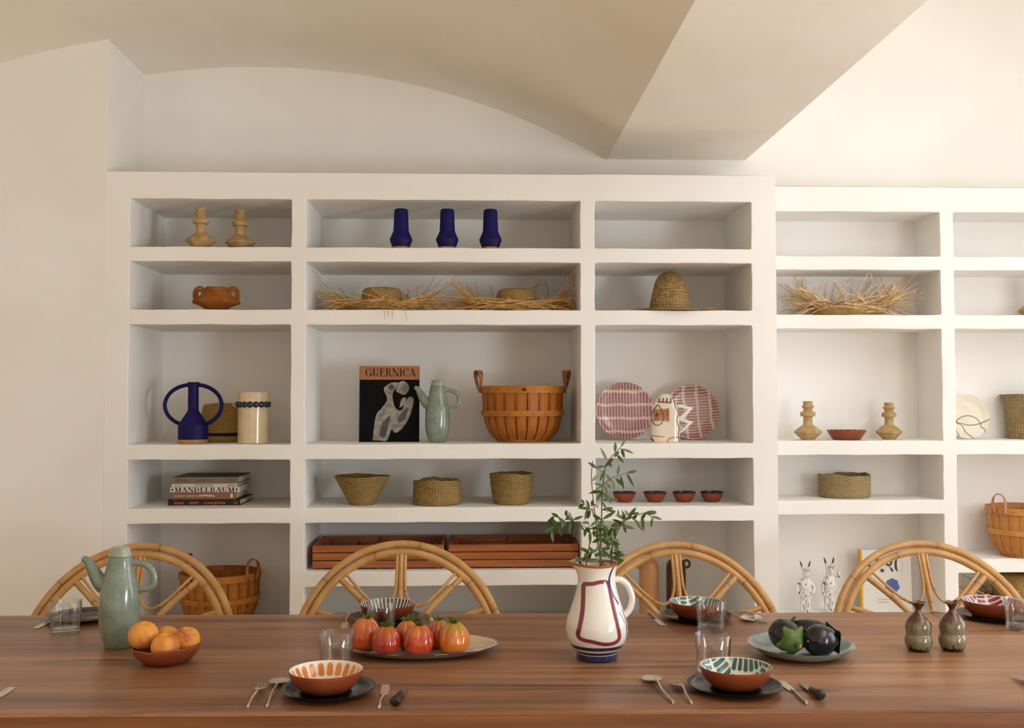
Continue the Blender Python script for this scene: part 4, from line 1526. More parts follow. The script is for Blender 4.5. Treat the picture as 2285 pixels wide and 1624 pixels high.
def face_jug():
    Y = 4.10
    k = Y / PXM
    root = empty('painted_jug', (sx(1484, 930, Y), Y, R3B), -.12)
    tag(root, 'cream jug painted with a big eye and zigzag handle before the pink plates', 'jug')
    # outline half widths by height, rounded rectangular section
    hs = [(0, 32), (2, 33), (30, 32.5), (60, 31.5), (78, 29), (88, 25), (96, 19), (103, 13), (108, 9)]
    hs = resample([(float(b), float(a)) for a, b in hs], 90)
    n = 200
    v, P = [], []
    for r, z in hs:
        for i in range(n):
            a = 2 * PI * i / n
            c, s = math.cos(a), math.sin(a)
            e = .62
            v.append((r * np.sign(c) * abs(c) ** e * k, .62 * r * np.sign(s) * abs(s) ** e * k, z * k))
    f = []
    for j in range(len(hs) - 1):
        for i in range(n):
            f.append((j * n + i, j * n + (i + 1) % n, (j + 1) * n + (i + 1) % n, (j + 1) * n + i))
    f += [tuple(range(n))[::-1], tuple((len(hs) - 1) * n + i for i in range(n))]
    V = np.array(v)
    X, Z = V[:, 0] / k, V[:, 2] / k
    front = V[:, 1] < 0
    col = np.tile(np.array(hexc('#dacdb8')), (len(V), 1))

    def rect(x0, x1, z0, z1, c, soft=2.0):
        nonlocal col
        d = np.maximum(np.maximum(x0 - X, X - x1), np.maximum(z0 - Z, Z - z1))
        col = paint_mix(col, hexc(c), sstep(d, soft) * front)

    def line(pts, w, c):
        nonlocal col
        m = np.zeros(len(V))
        Q = np.array(smooth_profile(pts, 6))
        for a, b in zip(Q, Q[1:]):
            ab = b - a
            t = np.clip(((X - a[0]) * ab[0] + (Z - a[1]) * ab[1]) / max(ab @ ab, 1e-9), 0, 1)
            m = np.maximum(m, sstep(np.hypot(X - a[0] - t * ab[0], Z - a[1] - t * ab[1]) - w / 2, .9))
        col = paint_mix(col, hexc(c), m * front)
    rect(-27, 7, 48, 75, '#a8672a', 3)
    rect(2, 8, 47, 76, '#8f4f18', 3)
    line([(-17, 84), (-26, 73), (-31, 58), (-27, 44), (-19, 38.5), (-10, 43), (-5, 54), (-7, 68), (-13, 80), (-17, 84)], 2.2, '#1c1410')
    line([(-23, 62), (-15, 62)], 2.2, '#1c1410')
    line([(-19, 67), (-19, 57)], 2.2, '#1c1410')
    line([(-32, 16), (-18, 14), (-5, 13)], 3, '#b9702f')
    line([(4, 3), (8, 9), (20, 12), (32, 12)], 3, '#b9702f')
    line([(-32, 10), (-27, 4)], 4, '#3a2f2a')
    line([(-15, 91), (-2, 90), (12, 89)], 4, '#a55a34')
    for i in range(4):
        x0 = -14 + i * 8.5
        line([(x0, 90), (x0 + 1, 98)], 3, '#4a342a')
    line([(14, 104), (20, 92), (22, 80), (29, 66), (25, 50), (30, 32), (28, 16), (31, 2)], 2.2, '#2a2a3a')
    obj('body', (v, f), MAT['paint_gloss'], root, angle=60, col=col)
    zz = [(28, 86), (63, 78), (40, 52), (63, 46), (36, 22), (30, 22), (50, 42.5), (29, 50), (29, 55), (50, 74), (28, 79)]
    h = obj('zigzag_handle', prism([(x * k, z * k) for x, z in zz], -.012, .012), MAT['whitecer'], root)
    bevel(h, .0015, 2)


face_jug()


def small_bowl(px, label):
    Y = 4.17
    k = Y / PXM
    root = empty('small_bowl', (sx(px, 1110, Y), Y, R4B))
    tag(root, label, 'bowl', 'small terracotta bowls in a row')
    pr = [(14, 0), (15, 1), (21, 9), (25, 18), (26, 21.5), (24.6, 21.5), (23, 17), (18, 8), (3, 3.5)]
    obj('body', lathe([(r * k, z * k) for r, z in pr], 40), MAT['terracotta'], root, angle=40)
    obj('rim', lathe([(25.2 * k, 19.4 * k), (26.3 * k, 21 * k), (26.2 * k, 22.6 * k), (24.8 * k, 22.8 * k), (24.2 * k, 21 * k), (22.6 * k, 16 * k)], 40), MAT['darkrim'], root)


for px, lb in ((1393, 'small dark-rimmed terracotta bowl behind the olive leaves, first of four'), (1461.6, 'small dark-rimmed terracotta bowl, second of four from the left'),
               (1526.6, 'small dark-rimmed terracotta bowl, third of four from the left'), (1588.6, 'small dark-rimmed terracotta bowl, rightmost of four')):
    small_bowl(px, lb)

Y = 4.31
k = Y / PXM
pr = [(26, 0), (30, 1), (37, 10), (42.5, 20), (42.8, 22), (41, 22), (36, 12), (28, 4), (3, 3)]
vf = lathe([(r * k, z * k) for r, z in pr], 72)
vf = ([(x, y, z + (.0008 * math.sin(18 * math.atan2(y, x)) if z > 19 * k else 0)) for x, y, z in vf[0]],) + tuple(vf[1:])
tag(obj('scalloped_bowl', vf, MAT['terracotta_shiny'], None, angle=40, loc=(sx(1889, 970, Y), Y, R3B)), 'shallow red clay bowl with a scalloped rim between two candle holders', 'bowl')


# ------------------------------------------------------------------ crates and onions
def crate(x0, x1, label):
    y0, y1, z0 = YF + .045, YF + .335, R5B
    root = empty('wooden_crate', ((x0 + x1) / 2, (y0 + y1) / 2, z0))
    tag(root, label, 'crate', 'slatted wooden crates under the baskets')
    w, d, sh_, gap, t = (x1 - x0) / 2, (y1 - y0) / 2, .0265, .0034, .012
    for j in range(3):
        za = .006 + j * (sh_ + gap)
        for s in (-1, 1):
            bevel(obj('slat', box(-w, w, s * d - (t if s > 0 else 0), s * d + (t if s < 0 else 0), za, za + sh_), MAT['crate'], root), .0012, 1)
            bevel(obj('side_slat', box(s * w - (t if s > 0 else 0), s * w + (t if s < 0 else 0), -d + t, d - t, za, za + sh_), MAT['crate'], root), .0012, 1)
    for sx_ in (-1, 0, 1):
        for sy_ in (-1, 1):
            xx, yy = sx_ * (w - t - .010), sy_ * (d - t - .009)
            obj('post', box(xx - .010, xx + .010, yy - .009, yy + .009, 0, .088), MAT['crate'], root, smooth=False)
    bevel(obj('base_board', box(-w + t, w - t, -d + t, d - t, .008, .016), MAT['crate'], root), .001, 1)
    return root


c_a, c_b = sx(697, 1250, YF + .045), sx(991, 1250, YF + .045)
c_c, c_d = sx(1001, 1250, YF + .045), sx(1291, 1250, YF + .045)
crate(c_a, c_b, 'slatted teak crate on the left of the low shelf, holding red onions')
crate(c_c, c_d, 'slatted teak crate on the right of the low shelf behind the olive leaves')
for i, (dx, dy, r, lb) in enumerate(((.075, .10, .036, 'dark red onion nearest the left corner of the crate'), (.165, .13, .037, 'dark red onion second from the left in the crate'), (.25, .09, .035, 'dark red onion third from the left in the crate'),
                                     (.345, .13, .036, 'dark red onion fourth from the left in the crate'), (.44, .10, .036, 'dark red onion at the right end of the crate'))):
    pr = [(.3, -.92), (.72, -.72), (1, -.1), (.86, .45), (.4, .8), (.14, .95), (.08, 1.15), (.03, 1.3)]
    o = obj('red_onion', lathe([(a * r, b * r + .92 * r) for a, b in smooth_profile(pr, 3)], 24), MAT['onion'], None, loc=(c_a + dx, YF + .045 + dy, R5B + .0165))
    tag(o, lb, 'onion', 'red onions in the crate')


# ------------------------------------------------------------------ stoneware bottles
def stone_bottle(px, Y, side, mats, label):
    k = Y / PXM
    root = empty('stoneware_bottle', (sx(px, 1300, Y), Y, R6B), 0)
    tag(root, label, 'bottle', 'old stoneware bottles in the low niche')
    top = at(px, 1247, Y).z - R6B
    r = 21.8 * k
    pr = [(r * .93, 0), (r, .006), (r, top * .5), (r, top - .040), (r * .95, top - .022), (r * .78, top - .008), (r * .5, top), (r * .40, top + .006), (r * .38, top + .016), (r * .5, top + .018), (r * .5, top + .028), (r * .3, top + .028)]
    obj('body', lathe([(float(a), float(b)) for a, b in smooth_profile(pr, 4)], 40), mats, root, angle=50)
    pts = [(side * (r + .004 + .013 * math.cos(a)), 0, top - .020 + .015 * math.sin(a)) for a in [PI * 1.25 - 2.5 * PI * .75 * i / 14 * 1.05 for i in range(15)]]
    obj('ear_handle', tube(pts, .005, 10), mats, root)


stone_bottle(1448, 4.28, -1, MAT['tan_bottle'], 'tan stoneware bottle seen through the left of the third rattan chair')
stone_bottle(1508.5, 4.30, 1, MAT['brown_bottle'], 'dark brown stoneware bottle with an ear handle behind the third rattan chair')


# ------------------------------------------------------------------ donkey figurines
def mat_brush():
    m, nt, b = _new('white glaze with brush marks')
    n = ramp_n(nt, noise_n(nt, 170, 2, (1, 1, .3), .4), .625, .64)
    col = mixc(nt, n, hexc('#e4e0da'), hexc('#3c2c28'))
    nt.links.new(col, b.inputs['Base Color'])
    b.inputs['Roughness'].default_value = .3
    return m


MAT['brush'] = mat_brush()


def skin_body(name, J, E, parent, mat, sub=2):
    me = bpy.data.meshes.new(name)
    me.from_pydata([j[:3] for j in J], E, [])
    o = bpy.data.objects.new(name, me)
    link(o, parent)
    m = o.modifiers.new('skin', 'SKIN')
    m.use_smooth_shade = True
    for i, j in enumerate(J):
        sv = me.skin_vertices[0].data[i]
        sv.radius = (j[3], j[3] * (j[4] if len(j) > 4 else 1))
        sv.use_root = i == 0
    o.modifiers.new('sub', 'SUBSURF').render_levels = sub
    o.modifiers['sub'].levels = sub
    me.materials.append(mat)
    return o


def donkey(px, Y, H, pose, label, rz):
    root = empty('donkey_figurine', (sx(px, 1320, Y), Y, R6B), rz)
    tag(root, label, 'figurine', 'white ceramic donkey figurines')
    h = H
    J = [(0, 0, .36 * h, .085 * h), (0, -.005, .50 * h, .105 * h), (0, -.004, .60 * h, .075 * h), (0, -.004, .67 * h, .05 * h), (0, -.008, .76 * h, .068 * h), (0, -.022, .725 * h, .05 * h),  # pelvis chest shoulders neck head snout
         (0, -.034, .70 * h, .042 * h), (-.045 * h, 0, .28 * h, .052 * h), (-.05 * h, 0, .14 * h, .044 * h), (-.052 * h, -.002, .02 * h, .042 * h), (.045 * h, 0, .28 * h, .052 * h), (.05 * h, 0, .14 * h, .044 * h), (.052 * h, -.002, .02 * h, .042 * h),
         (-.055 * h, 0, .83 * h, .02 * h), (-.10 * h, .002, .985 * h, .009 * h), (.055 * h, 0, .83 * h, .02 * h), (.10 * h, .002, .985 * h, .009 * h)]
    E = [(0, 1), (1, 2), (2, 3), (3, 4), (4, 5), (5, 6), (0, 7), (7, 8), (8, 9), (0, 10), (10, 11), (11, 12), (4, 13), (13, 14), (4, 15), (15, 16)]
    if pose == 0:      # hands on hips
        arm = [[(-.13 * h, 0, .55 * h, .036 * h), (-.17 * h, -.004, .44 * h, .032 * h), (-.10 * h, -.012, .35 * h, .03 * h)], [(.13 * h, 0, .55 * h, .036 * h), (.17 * h, -.004, .44 * h, .032 * h), (.10 * h, -.012, .35 * h, .03 * h)]]
    else:              # one arm raised beside the head
        arm = [[(-.11 * h, 0, .52 * h, .038 * h), (-.13 * h, 0, .40 * h, .034 * h), (-.11 * h, -.006, .28 * h, .03 * h)], [(.12 * h, -.004, .56 * h, .036 * h), (.16 * h, -.010, .64 * h, .032 * h), (.17 * h, -.012, .74 * h, .03 * h)]]
    for a in arm:
        b = len(J)
        J += a
        E += [(2, b), (b, b + 1), (b + 1, b + 2)]
    skin_body('body', J, E, root, MAT['brush'])
    for s in (-1, 1):
        obj('eye', move(smooth_ball(.0022, 8, 6), (s * .026 * h, -.008 - .062 * h, .79 * h)), MAT['black_line'], root)
        pts = [(s * .032 * h + .026 * h * math.cos(a), -.006 - .066 * h, .79 * h + .034 * h * math.sin(a)) for a in [.2 + 2.6 * i / 8 for i in range(9)]]
        obj('brow', tube(pts, .0009, 6), MAT['black_line'], root)
        obj('ear_mark', tube([(s * .062 * h, -.021 * h, .86 * h), (s * .078 * h, -.018 * h, .91 * h), (s * .094 * h, -.010 * h, .965 * h)], [.002, .0032, .001], 6), MAT['black_line'], root)


hd_ = at(1797, 1247, 4.33).z - R6B
donkey(1797, 4.33, hd_, 0, 'white ceramic donkey figurine with hands on its hips', 0.0)
donkey(1850, 4.35, at(1850, 1239, 4.35).z - R6B, 1, 'taller white ceramic donkey figurine with one arm raised, nearer the yellow-spined book', .15)


# ------------------------------------------------------------------ rattan chairs
def rattan_chair():
    root = empty('rattan_armchair', (0, 0, 0))
    RO, RI = .3338, .3095
    zc = .575

    def hoop(R, y):
        pts = [(-R * .93, y - .02, 0), (-R * .965, y - .01, .2), (-R * .985, y - .004, .38)]
        pts += [(R * math.cos(a), y, zc + R * math.sin(a)) for a in [PI * (1.10 - 1.20 * i / 40) for i in range(41)]]
        pts += [(R * .985, y - .004, .38), (R * .965, y - .01, .2), (R * .93, y - .02, 0)]
        return pts
    LEAN = .5

    def lean(pts):
        return [(x, y + max(0, z - .45) * LEAN, z) for x, y, z in pts]
    obj('outer_hoop', tube(lean(hoop(RO, 0)), .0128, 14), MAT['rattan'], root)
    pts = [(RI * math.cos(a), -.006, zc + RI * math.sin(a)) for a in [PI * (1.32 - 1.64 * i / 44) for i in range(45)]]
    obj('inner_hoop', tube(lean(pts), .0124, 14, u0=.11), MAT['rattan'], root)

    def spoke(pts, r, u0=0.0):
        q = smooth_profile(pts, 8)
        return obj('spoke', tube(lean([(x, -.006, zc + z) for x, z in q]), r, 10, u0=u0), MAT['rattan'], root)
    spoke([(0, RI - .004), (0, .1), (0, -.1)], .0095)
    for s, u in ((-1, .07), (1, .13)):
        a = PI * .274
        spoke([(s * (RI - .003) * math.cos(a), (RI - .003) * math.sin(a)), (s * .115, .158), (s * .066, .10), (s * .036, .02), (s * .03, -.1)], .0102, u)
        a = PI * .148
        spoke([(s * (RI - .003) * math.cos(a), (RI - .003) * math.sin(a)), (s * .22, .122), (s * .165, .098), (s * .10, .04), (s * .07, -.06)], .0098, u + .1)
        a = PI * .29
        e = (s * ((RI - .005) * math.cos(a) - .008), zc + (RI - .005) * math.sin(a) + .004)
        q = smooth_profile([(s * .0135, zc + RI - .008), (s * .0135, zc + .24), (s * .0165, zc + .198), (s * .031, zc + .163), (s * .056, zc + .150), (s * .084, zc + .159), (s * .118, zc + .185), e], 6)
        obj('bent_cane', tube(lean([(x, -.010, z) for x, z in q]), .0050, 8, u0=.05 * s), MAT['rattan'], root)
    # seat and front legs
    seat = [(.27 * math.cos(a), -.26 + .25 * math.sin(a), .42) for a in [2 * PI * i / 40 for i in range(41)]]
    obj('seat_ring', tube(seat, .017, 10, caps=False), MAT['rattan'], root)
    sp = lathe([(.258, .415), (.262, .425), (.2, .432), (.002, .434)], 48, sx=1, sy=.93, seam=True, urep=60, vs=[0, 1, 6, 14])
    obj('woven_seat', move(sp, (0, -.26, 0)), MAT['wicker_pale'], root)
    for s in (-1, 1):
        obj('front_leg', tube([(s * .20, -.44, .425), (s * .215, -.455, .2), (s * .225, -.465, 0)], .017, 10), MAT['rattan'], root)
        obj('seat_rail', tube([(s * .318, -.005, .40), (s * .27, -.16, .415), (s * .23, -.40, .418)], .013, 10), MAT['rattan'], root)
    obj('stretcher', tube([(-.315, -.012, .25), (0, -.03, .245), (.315, -.012, .25)], .012, 10), MAT['rattan'], root)
    return root


chair0 = rattan_chair()
for i, (pl, pr_, top, Yc, rz, lb) in enumerate(((68, 521, 1205, 3.28, .0, 'rattan chair with a wheel-like hoop back behind the celadon pitcher and peaches'), (668, 1116, 1203, 3.28, .0, 'rattan chair with a wheel-like hoop back directly behind the tomatoes'),
                                               (1304, 1733, 1208, 3.33, .0, 'rattan chair with a wheel-like hoop back right of the flower jug'), (1862, 2292, 1209, 3.31, -.03, 'rattan chair with a wheel-like hoop back before the white book with the yellow spine'))):
    o = chair0 if i == 0 else copy_tree(chair0)
    Yw, Yt = Yc + .125, Yc + .24
    xm = sx((pl + pr_) / 2, 1370, Yw)
    o.location = (xm, Yc, 0)
    sc = at(1100, top, Yt).z / (.575 + .3466)
    wsc = (sx(pr_, 1370, Yw) - sx(pl, 1370, Yw)) / (2 * .3466) * 1.075
    o.scale = (wsc, sc, sc)
    o.rotation_euler = (0, 0, rz)
    tag(o, lb, 'chair', 'rattan chairs along the far side of the table')
# ------------------------------------------------------------------ table ware
def T(px, py, dz=0.0):
    return onz(px, py, TZ + dz)


def tumbler(px, py, label, k=1.0):
    p = T(px, py)
    H, rt, rb, w = .088 * k, .0425 * k, .0385 * k, .0016
    pr = [(.001, 0), (rb - .003, 0), (rb, .002), (rb + (rt - rb) * .5, H * .5), (rt, H - .0008), (rt - w * .5, H), (rt - w, H - .0008), (rb + (rt - rb) * .5 - w, H * .5), (rb - w * 1.1, .013), (rb - .006, .0105), (.001, .010)]
    v, f, uv = lathe(pr, 64)
    o = obj('glass_tumbler', (v, f), MAT['glass'], None, angle=50, loc=(p.x, p.y, TZ + .0002))
    return tag(o, label, 'glass', 'clear straight-sided tumblers')


tumbler(146, 1410, 'clear glass tumbler left of the celadon pitcher')
tumbler(851, 1407, 'clear glass tumbler between the tomatoes and the black striped bowl', .95)
tumbler(750.5, 1492, 'clear glass tumbler behind the orange patterned bowl')
tumbler(1586.5, 1407, 'clear glass tumbler before the far green patterned bowl', .98)
tumbler(1591.5, 1497, 'clear glass tumbler behind the near green patterned bowl')
tumbler(2277, 1404, 'clear glass tumbler cut by the right picture edge', .98)


def black_plate(px, py, label, R=.104, rz=0, shade='black_plate'):
    p = T(px, py)
    pr = [(R * .60, 0), (R * .64, .001), (R * .82, .005), (R * .985, .0125), (R, .0145), (R * .985, .0148), (R * .82, .0082), (R * .76, .0052), (R * .1, .005)]
    vf = lathe(pr, 72)
    vf = wobble(vf, .004, int(px), .0004)
    o = obj('black_plate', vf, MAT[shade], None, angle=50, loc=(p.x, p.y, TZ))
    return tag(o, label, 'plate', 'small black glazed plates'), p


def bowl(p, zoff, R, H, pat, label, rz=0, tilt=0.0):
    root = empty('patterned_bowl', (p.x, p.y, TZ + zoff), rz)
    tag(root, label, 'bowl', 'terracotta bowls with painted insides')
    out = [(R * .50, 0), (R * .62, .0008), (R * .84, H * .36), (R * .96, H * .74), (R * 1.0, H * .985), (R * .985, H * 1.0)]
    out = [(float(a), float(b)) for a, b in smooth_profile(out, 4)]
    b = lathe(out, 64)
    obj('clay_body', (b[0], b[1][:-1]), MAT['terracotta_shiny'], root, angle=60)
    inn = [(0, .006), (R * .52, .0065), (R * .74, H * .30), (R * .90, H * .72), (R * .962, H * .975), (R * .985, H * 1.0)]
    inn = resample([(float(a), float(c)) for a, c in smooth_profile(inn, 6)], 72)
    v, f, rho, ang, LT = disc_grid(inn, 300)
    r = rho / LT
    x, y = r * np.cos(ang), r * np.sin(ang)
    base = {'orange': '#e6dfd2', 'teal': '#e0d8c6', 'black': '#ded5c6', 'magenta': '#e3cfc6'}[pat]
    ink_ = {'orange': ('#dc8a25', '#c97314'), 'teal': ('#10605a', '#084640'), 'black': ('#1c1715', '#120d0c'), 'magenta': ('#8c2440', '#6a1730')}[pat]
    col = np.tile(np.array(hexc(base)), (len(v), 1))
    if pat == 'black':
        t = np.abs(((ang / (2 * PI) * 40) % 1) - .5)
        d = (t - .30) * .05
        d = np.where((r > .42) & (r < .985), d, .05)
        rnd = np.floor(ang / (2 * PI) * 40) * .37 % 1
        m = sstep(d, .006)
    else:
        ns = 6
        k_ = np.floor(ang / (2 * PI) * ns + .25)
        th = k_ * 2 * PI / ns * 1.0 + np.where(k_ % 2 == 0, .55, 2.0)
        qx, qy = x * np.cos(th) + y * np.sin(th), -x * np.sin(th) + y * np.cos(th)
        pw, ph = (.155, .46) if pat == 'orange' else (.15, .50)
        d, rnd = capsules(qx + .03, qy + .12, pw, ph, pw * .41, ph * .455, 5, .15)
        if pat == 'orange':      # two rings of strokes pointing to the middle
            na = np.where(r > .60, 22, 14)
            am = np.abs(((ang / (2 * PI) * na) % 1) - .5) * 2 * PI / na * r
            rnd = np.floor(ang / (2 * PI) * na) * .37 % 1
            mid, hl = np.where(r > .60, .785, .40), np.where(r > .60, .155, .15)
            hw = np.where(r > .60, .080, .068)
            d = np.hypot(am, np.maximum(np.abs(r - mid) - (hl - hw), 0)) - hw
        # keep strokes clear of the sector borders
        fr = np.abs(((ang / (2 * PI) * ns + .25) % 1) - .5)
        d = np.maximum(d, (fr - .5) * r * 2 * PI / ns + .012) if pat != 'orange' else d
        d = np.maximum(d, r - .975)
        m = sstep(d, .014)
    c = np.array(hexc(ink_[0])) * (1 - rnd[:, None]) + np.array(hexc(ink_[1])) * rnd[:, None]
    col = col * (1 - m[:, None]) + c * m[:, None]
    obj('painted_inside', (v, f), MAT['paint_gloss'], root, angle=None, col=col)
    return root


_, p = black_plate(734, 1546, 'black glazed plate under the orange patterned bowl')
bowl(T(727.5, 1545), .0055, .0815, .046, 'orange', 'terracotta bowl with orange strokes inside, near the bottom of the picture', .3)
_, p = black_plate(1638.5, 1538, 'black glazed plate under the near green patterned bowl')
bowl(T(1642, 1536.5), .0055, .0800, .046, 'teal', 'terracotta bowl with green strokes inside, on the near side of the table', -.35)
_, p = black_plate(861, 1385, 'black glazed plate under the black striped bowl', .107)
bowl(T(865.5, 1383.5), .0055, .0815, .044, 'black', 'terracotta bowl with black and white stripes inside behind the tomatoes')
_, p = black_plate(1555, 1381, 'black glazed plate under the far green patterned bowl', .104)
bowl(T(1553, 1380), .0055, .0785, .046, 'teal', 'terracotta bowl with green strokes inside, on the far side of the table', 1.3)
_, p = black_plate(2220, 1379, 'black glazed plate under the crimson patterned bowl', .105)
bowl(T(2214, 1378), .0055, .0845, .046, 'magenta', 'terracotta bowl with crimson strokes inside at the right', .9)
black_plate(187, 1381, 'empty black glazed plate half hidden behind the celadon pitcher', .107)


# peaches in a terracotta bowl
pc = T(371, 1477)
R, H = .0815, .042
pr = [(.042, 0), (.050, .001), (.068, .014), (.0785, .030), (R, H - .001), (R - .002, H + .0006), (R - .0045, H - .001), (.072, .028), (.058, .010), (.03, .0065), (.002, .006)]
vf = lathe([(float(a), float(b)) for a, b in smooth_profile(pr, 3)], 64)
vf = wobble(vf, .006, 12, .0018)
tag(obj('fruit_bowl', vf, MAT['terracotta_shiny'], None, angle=60, loc=(pc.x, pc.y, TZ)), 'shallow plain terracotta bowl holding the peaches', 'bowl')


def peach(dx, dy, dz, r, rot, label, blush):
    n, m = 48, 32
    v, A, B = [], [], []
    for j in range(m + 1):
        t = PI * j / m
        for i in range(n):
            a = 2 * PI * i / n
            cre = 1 - .055 * math.exp(-((a - PI) / .16) ** 2) * math.sin(t) ** .6
            dim = 1 - .16 * math.exp(-(t / .28) ** 2)
            rr = r * cre
            v.append((rr * math.sin(t) * math.cos(a), rr * math.sin(t) * math.sin(a), r * .95 * dim * math.cos(t)))
    f = []
    for j in range(m):
        for i in range(n):
            f.append((j * n + i, (j + 1) * n + i, (j + 1) * n + (i + 1) % n, j * n + (i + 1) % n))
    V = np.array(v) / r
    nz = ngrid_noise(V[:, 0] * 2, V[:, 1] * 2 + V[:, 2], 1.6, int(rot * 10) + 3)
    b = np.array(blush)
    b = b / np.linalg.norm(b)
    m_ = np.clip((V @ b - .52 + .35 * nz) / .6, 0, 1)
    col = paint_mix(np.tile(np.array(hexc('#e6a043')), (len(V), 1)), hexc('#dc842f'), np.clip(nz * .7 + .3, 0, 1))
    col = paint_mix(col, hexc('#a5392f'), m_ * .75)
    o = obj('peach', (v, f), MAT['peach'], None, angle=None, col=col, loc=(pc.x + dx, pc.y + dy, TZ + dz), rot=(.2, .15, 0))
    tag(o, label, 'peach', 'peaches in the terracotta bowl')


peach(-.055, -.004, .0665, .0365, .35, 'largest peach at the left, leaning over the rim of the bowl', (.5, -.8, -.45))
peach(.006, -.030, .0455, .0345, 2.2, 'peach at the front middle of the bowl', (.75, -.2, .55))
peach(.044, .020, .0505, .0325, 1.2, 'peach at the right side of the bowl', (-.1, -.55, .7))
peach(-.010, .042, .049, .031, 2.8, 'reddish peach mostly hidden at the back of the bowl', (0, -1, .3))

# oval platter with tomatoes
pt = T(937, 1455)
PA, PB = .2035, .124
pr = [(.62, 0), (.66, .001), (.86, .010), (.985, .0205), (1.0, .0225), (.985, .0232), (.84, .0135), (.66, .0065), (.02, .006)]
prf = resample(pr, 60)
v, f, rho, ang, LT = disc_grid([(r, z) for r, z in prf], 160)
V = np.array(v) * np.array([PA, PB, 1])
rad = np.hypot(np.array(v)[:, 0], np.array(v)[:, 1])
col = np.tile(np.array(hexc('#d3bd9d')), (len(V), 1))
under = rho < LT * .285
col[under] = np.array(hexc('#8d7a63'))
edge = np.clip(1 - np.abs(rad - .985) / .018, 0, 1) * (.5 + .5 * np.sign(np.sin(ang * 11) + .6))
col = paint_mix(col, hexc('#2c3a72'), np.clip(edge * 1.4, 0, 1))
tag(obj('oval_platter', (V, f), MAT['paint_gloss'], None, angle=50, col=col, loc=(pt.x, pt.y, TZ)), 'long cream oval platter with a thin blue rim under the tomatoes', 'platter')


def tomato(dx, dy, r, h, seed, hue, label, lean=(0, 0)):
    rs = np.random.RandomState(seed)
    root = empty('tomato', (pt.x + dx, pt.y + dy - .016, TZ + .0072))
    root.rotation_euler = (lean[0], lean[1], rs.uniform(0, 6))
    tag(root, label, 'tomato', 'ribbed tomatoes on the oval platter')
    pr = [(.16, .0), (.45, .01), (.80, .12), (.985, .32), (1.0, .46), (.93, .63), (.74, .80), (.50, .92), (.28, .985), (.12, .975), (.03, .955)]
    P = [(float(a), float(b)) for a, b in smooth_profile(pr, 6)]
    n = 120
    nr = rs.randint(8, 11)
    ph = rs.uniform(0, 6)
    v, tt, aa = [], [], []
    for a_, z_ in P:
        w = max(0, z_ - .12) ** .8 * (1 if z_ < .97 else .7)
        for i in range(n):
            a = 2 * PI * i / n
            an = a + .22 * math.sin(2 * a + ph) + .12 * math.sin(3 * a + ph * 2)
            rib = abs(math.cos(an * nr / 2)) ** .55
            k_ = 1 - .24 * w * (1 - rib)
            v.append((r * a_ * k_ * math.cos(a), r * a_ * k_ * math.sin(a), h * (z_ + .02 * w * math.sin(2 * a + ph))))
            tt.append(z_)
            aa.append(rib)
    f = []
    for j in range(len(P) - 1):
        f += [(j * n + i, j * n + (i + 1) % n, (j + 1) * n + (i + 1) % n, (j + 1) * n + i) for i in range(n)]
    f += [tuple(range(n))[::-1], tuple((len(P) - 1) * n + i for i in range(n))]
    V = np.array(v) / r
    nz = ngrid_noise(V[:, 0] * 1.4, V[:, 1] * 1.4 + V[:, 2] * .8, 1.3, seed)
    tt = np.array(tt)
    c0, c1, c2 = hue
    col = paint_mix(np.tile(np.array(hexc(c0)), (len(V), 1)), hexc(c1), np.clip(.45 + nz * .9, 0, 1))
    col = paint_mix(col, hexc(c2), np.clip((tt - .62 + nz * .22) / .3, 0, 1) * .85)
    obj('flesh', (v, f), MAT['tomato'], root, angle=None, col=col)
    top = h * .955
    ms = []
    for i in range(7):
        a = 2 * PI * i / 7 + rs.uniform(-.2, .2)
        L = r * rs.uniform(.36, .66)
        pts = [(0, 0, top), (L * .45 * math.cos(a), L * .45 * math.sin(a), top + .004 + .004 * rs.rand()), (L * math.cos(a), L * math.sin(a), top + rs.uniform(.006, .018))]
        ms.append(tube(smooth_profile(pts, 3), [.0026, .003, .0034, .0034, .003, .0022, .0008], 6, flat=.5))
    cal = obj('calyx', join(*ms), MAT['calyx'], root)
    obj('stalk', tube(smooth_profile([(0, 0, top - .002), (.001, 0, top + .007), (rs.uniform(-.006, .006), rs.uniform(-.004, .004), top + .016)], 3), .0014, 6), MAT['calyx'], root)


RED, ORA, DRK = ('#b23a1e', '#c24a22', '#c8742a'), ('#c66a22', '#cf7f2e', '#9c8a2a'), ('#93291e', '#b03a20', '#b8641f')
tomato(-.144, .026, .0395, .081, 1, ('#b94522', '#c2501f', '#cc7428'), 'orange-red ribbed tomato at the left end of the platter', (.05, -.08))
tomato(-.081, -.030, .0368, .070, 2, DRK, 'darkest red ribbed tomato, second from the left in the front', (.02, .03))
tomato(-.0345, .038, .034, .070, 3, RED, 'red tomato half hidden behind the middle of the front row')
tomato(-.003, -.032, .0385, .074, 4, RED, 'smooth red ribbed tomato in the middle of the front row', (0, .06))
tomato(.046, .034, .0345, .072, 5, ('#b8431f', '#ad5a2a', '#a8762c'), 'tomato half hidden behind the gap before the yellow-orange one')
tomato(.089, -.022, .0400, .0765, 6, ORA, 'yellow-orange ribbed tomato at the right of the platter', (.03, .0))

# aubergines on a blue grey plate
pa = T(1788, 1461)
R = .1305
pr = [(R * .52, 0), (R * .58, .001), (R * .8, .009), (R * .98, .0265), (R, .0285), (R * .985, .0292), (R * .78, .0135), (R * .6, .0065), (R * .05, .006)]
vf = wobble(lathe([(float(a), float(b)) for a, b in smooth_profile(pr, 2)], 80), .005, 3, .0012)
tag(obj('serving_plate', vf, MAT['greyplate'], None, angle=50, loc=(pa.x, pa.y, TZ)), 'blue grey stoneware plate holding three aubergines', 'plate')


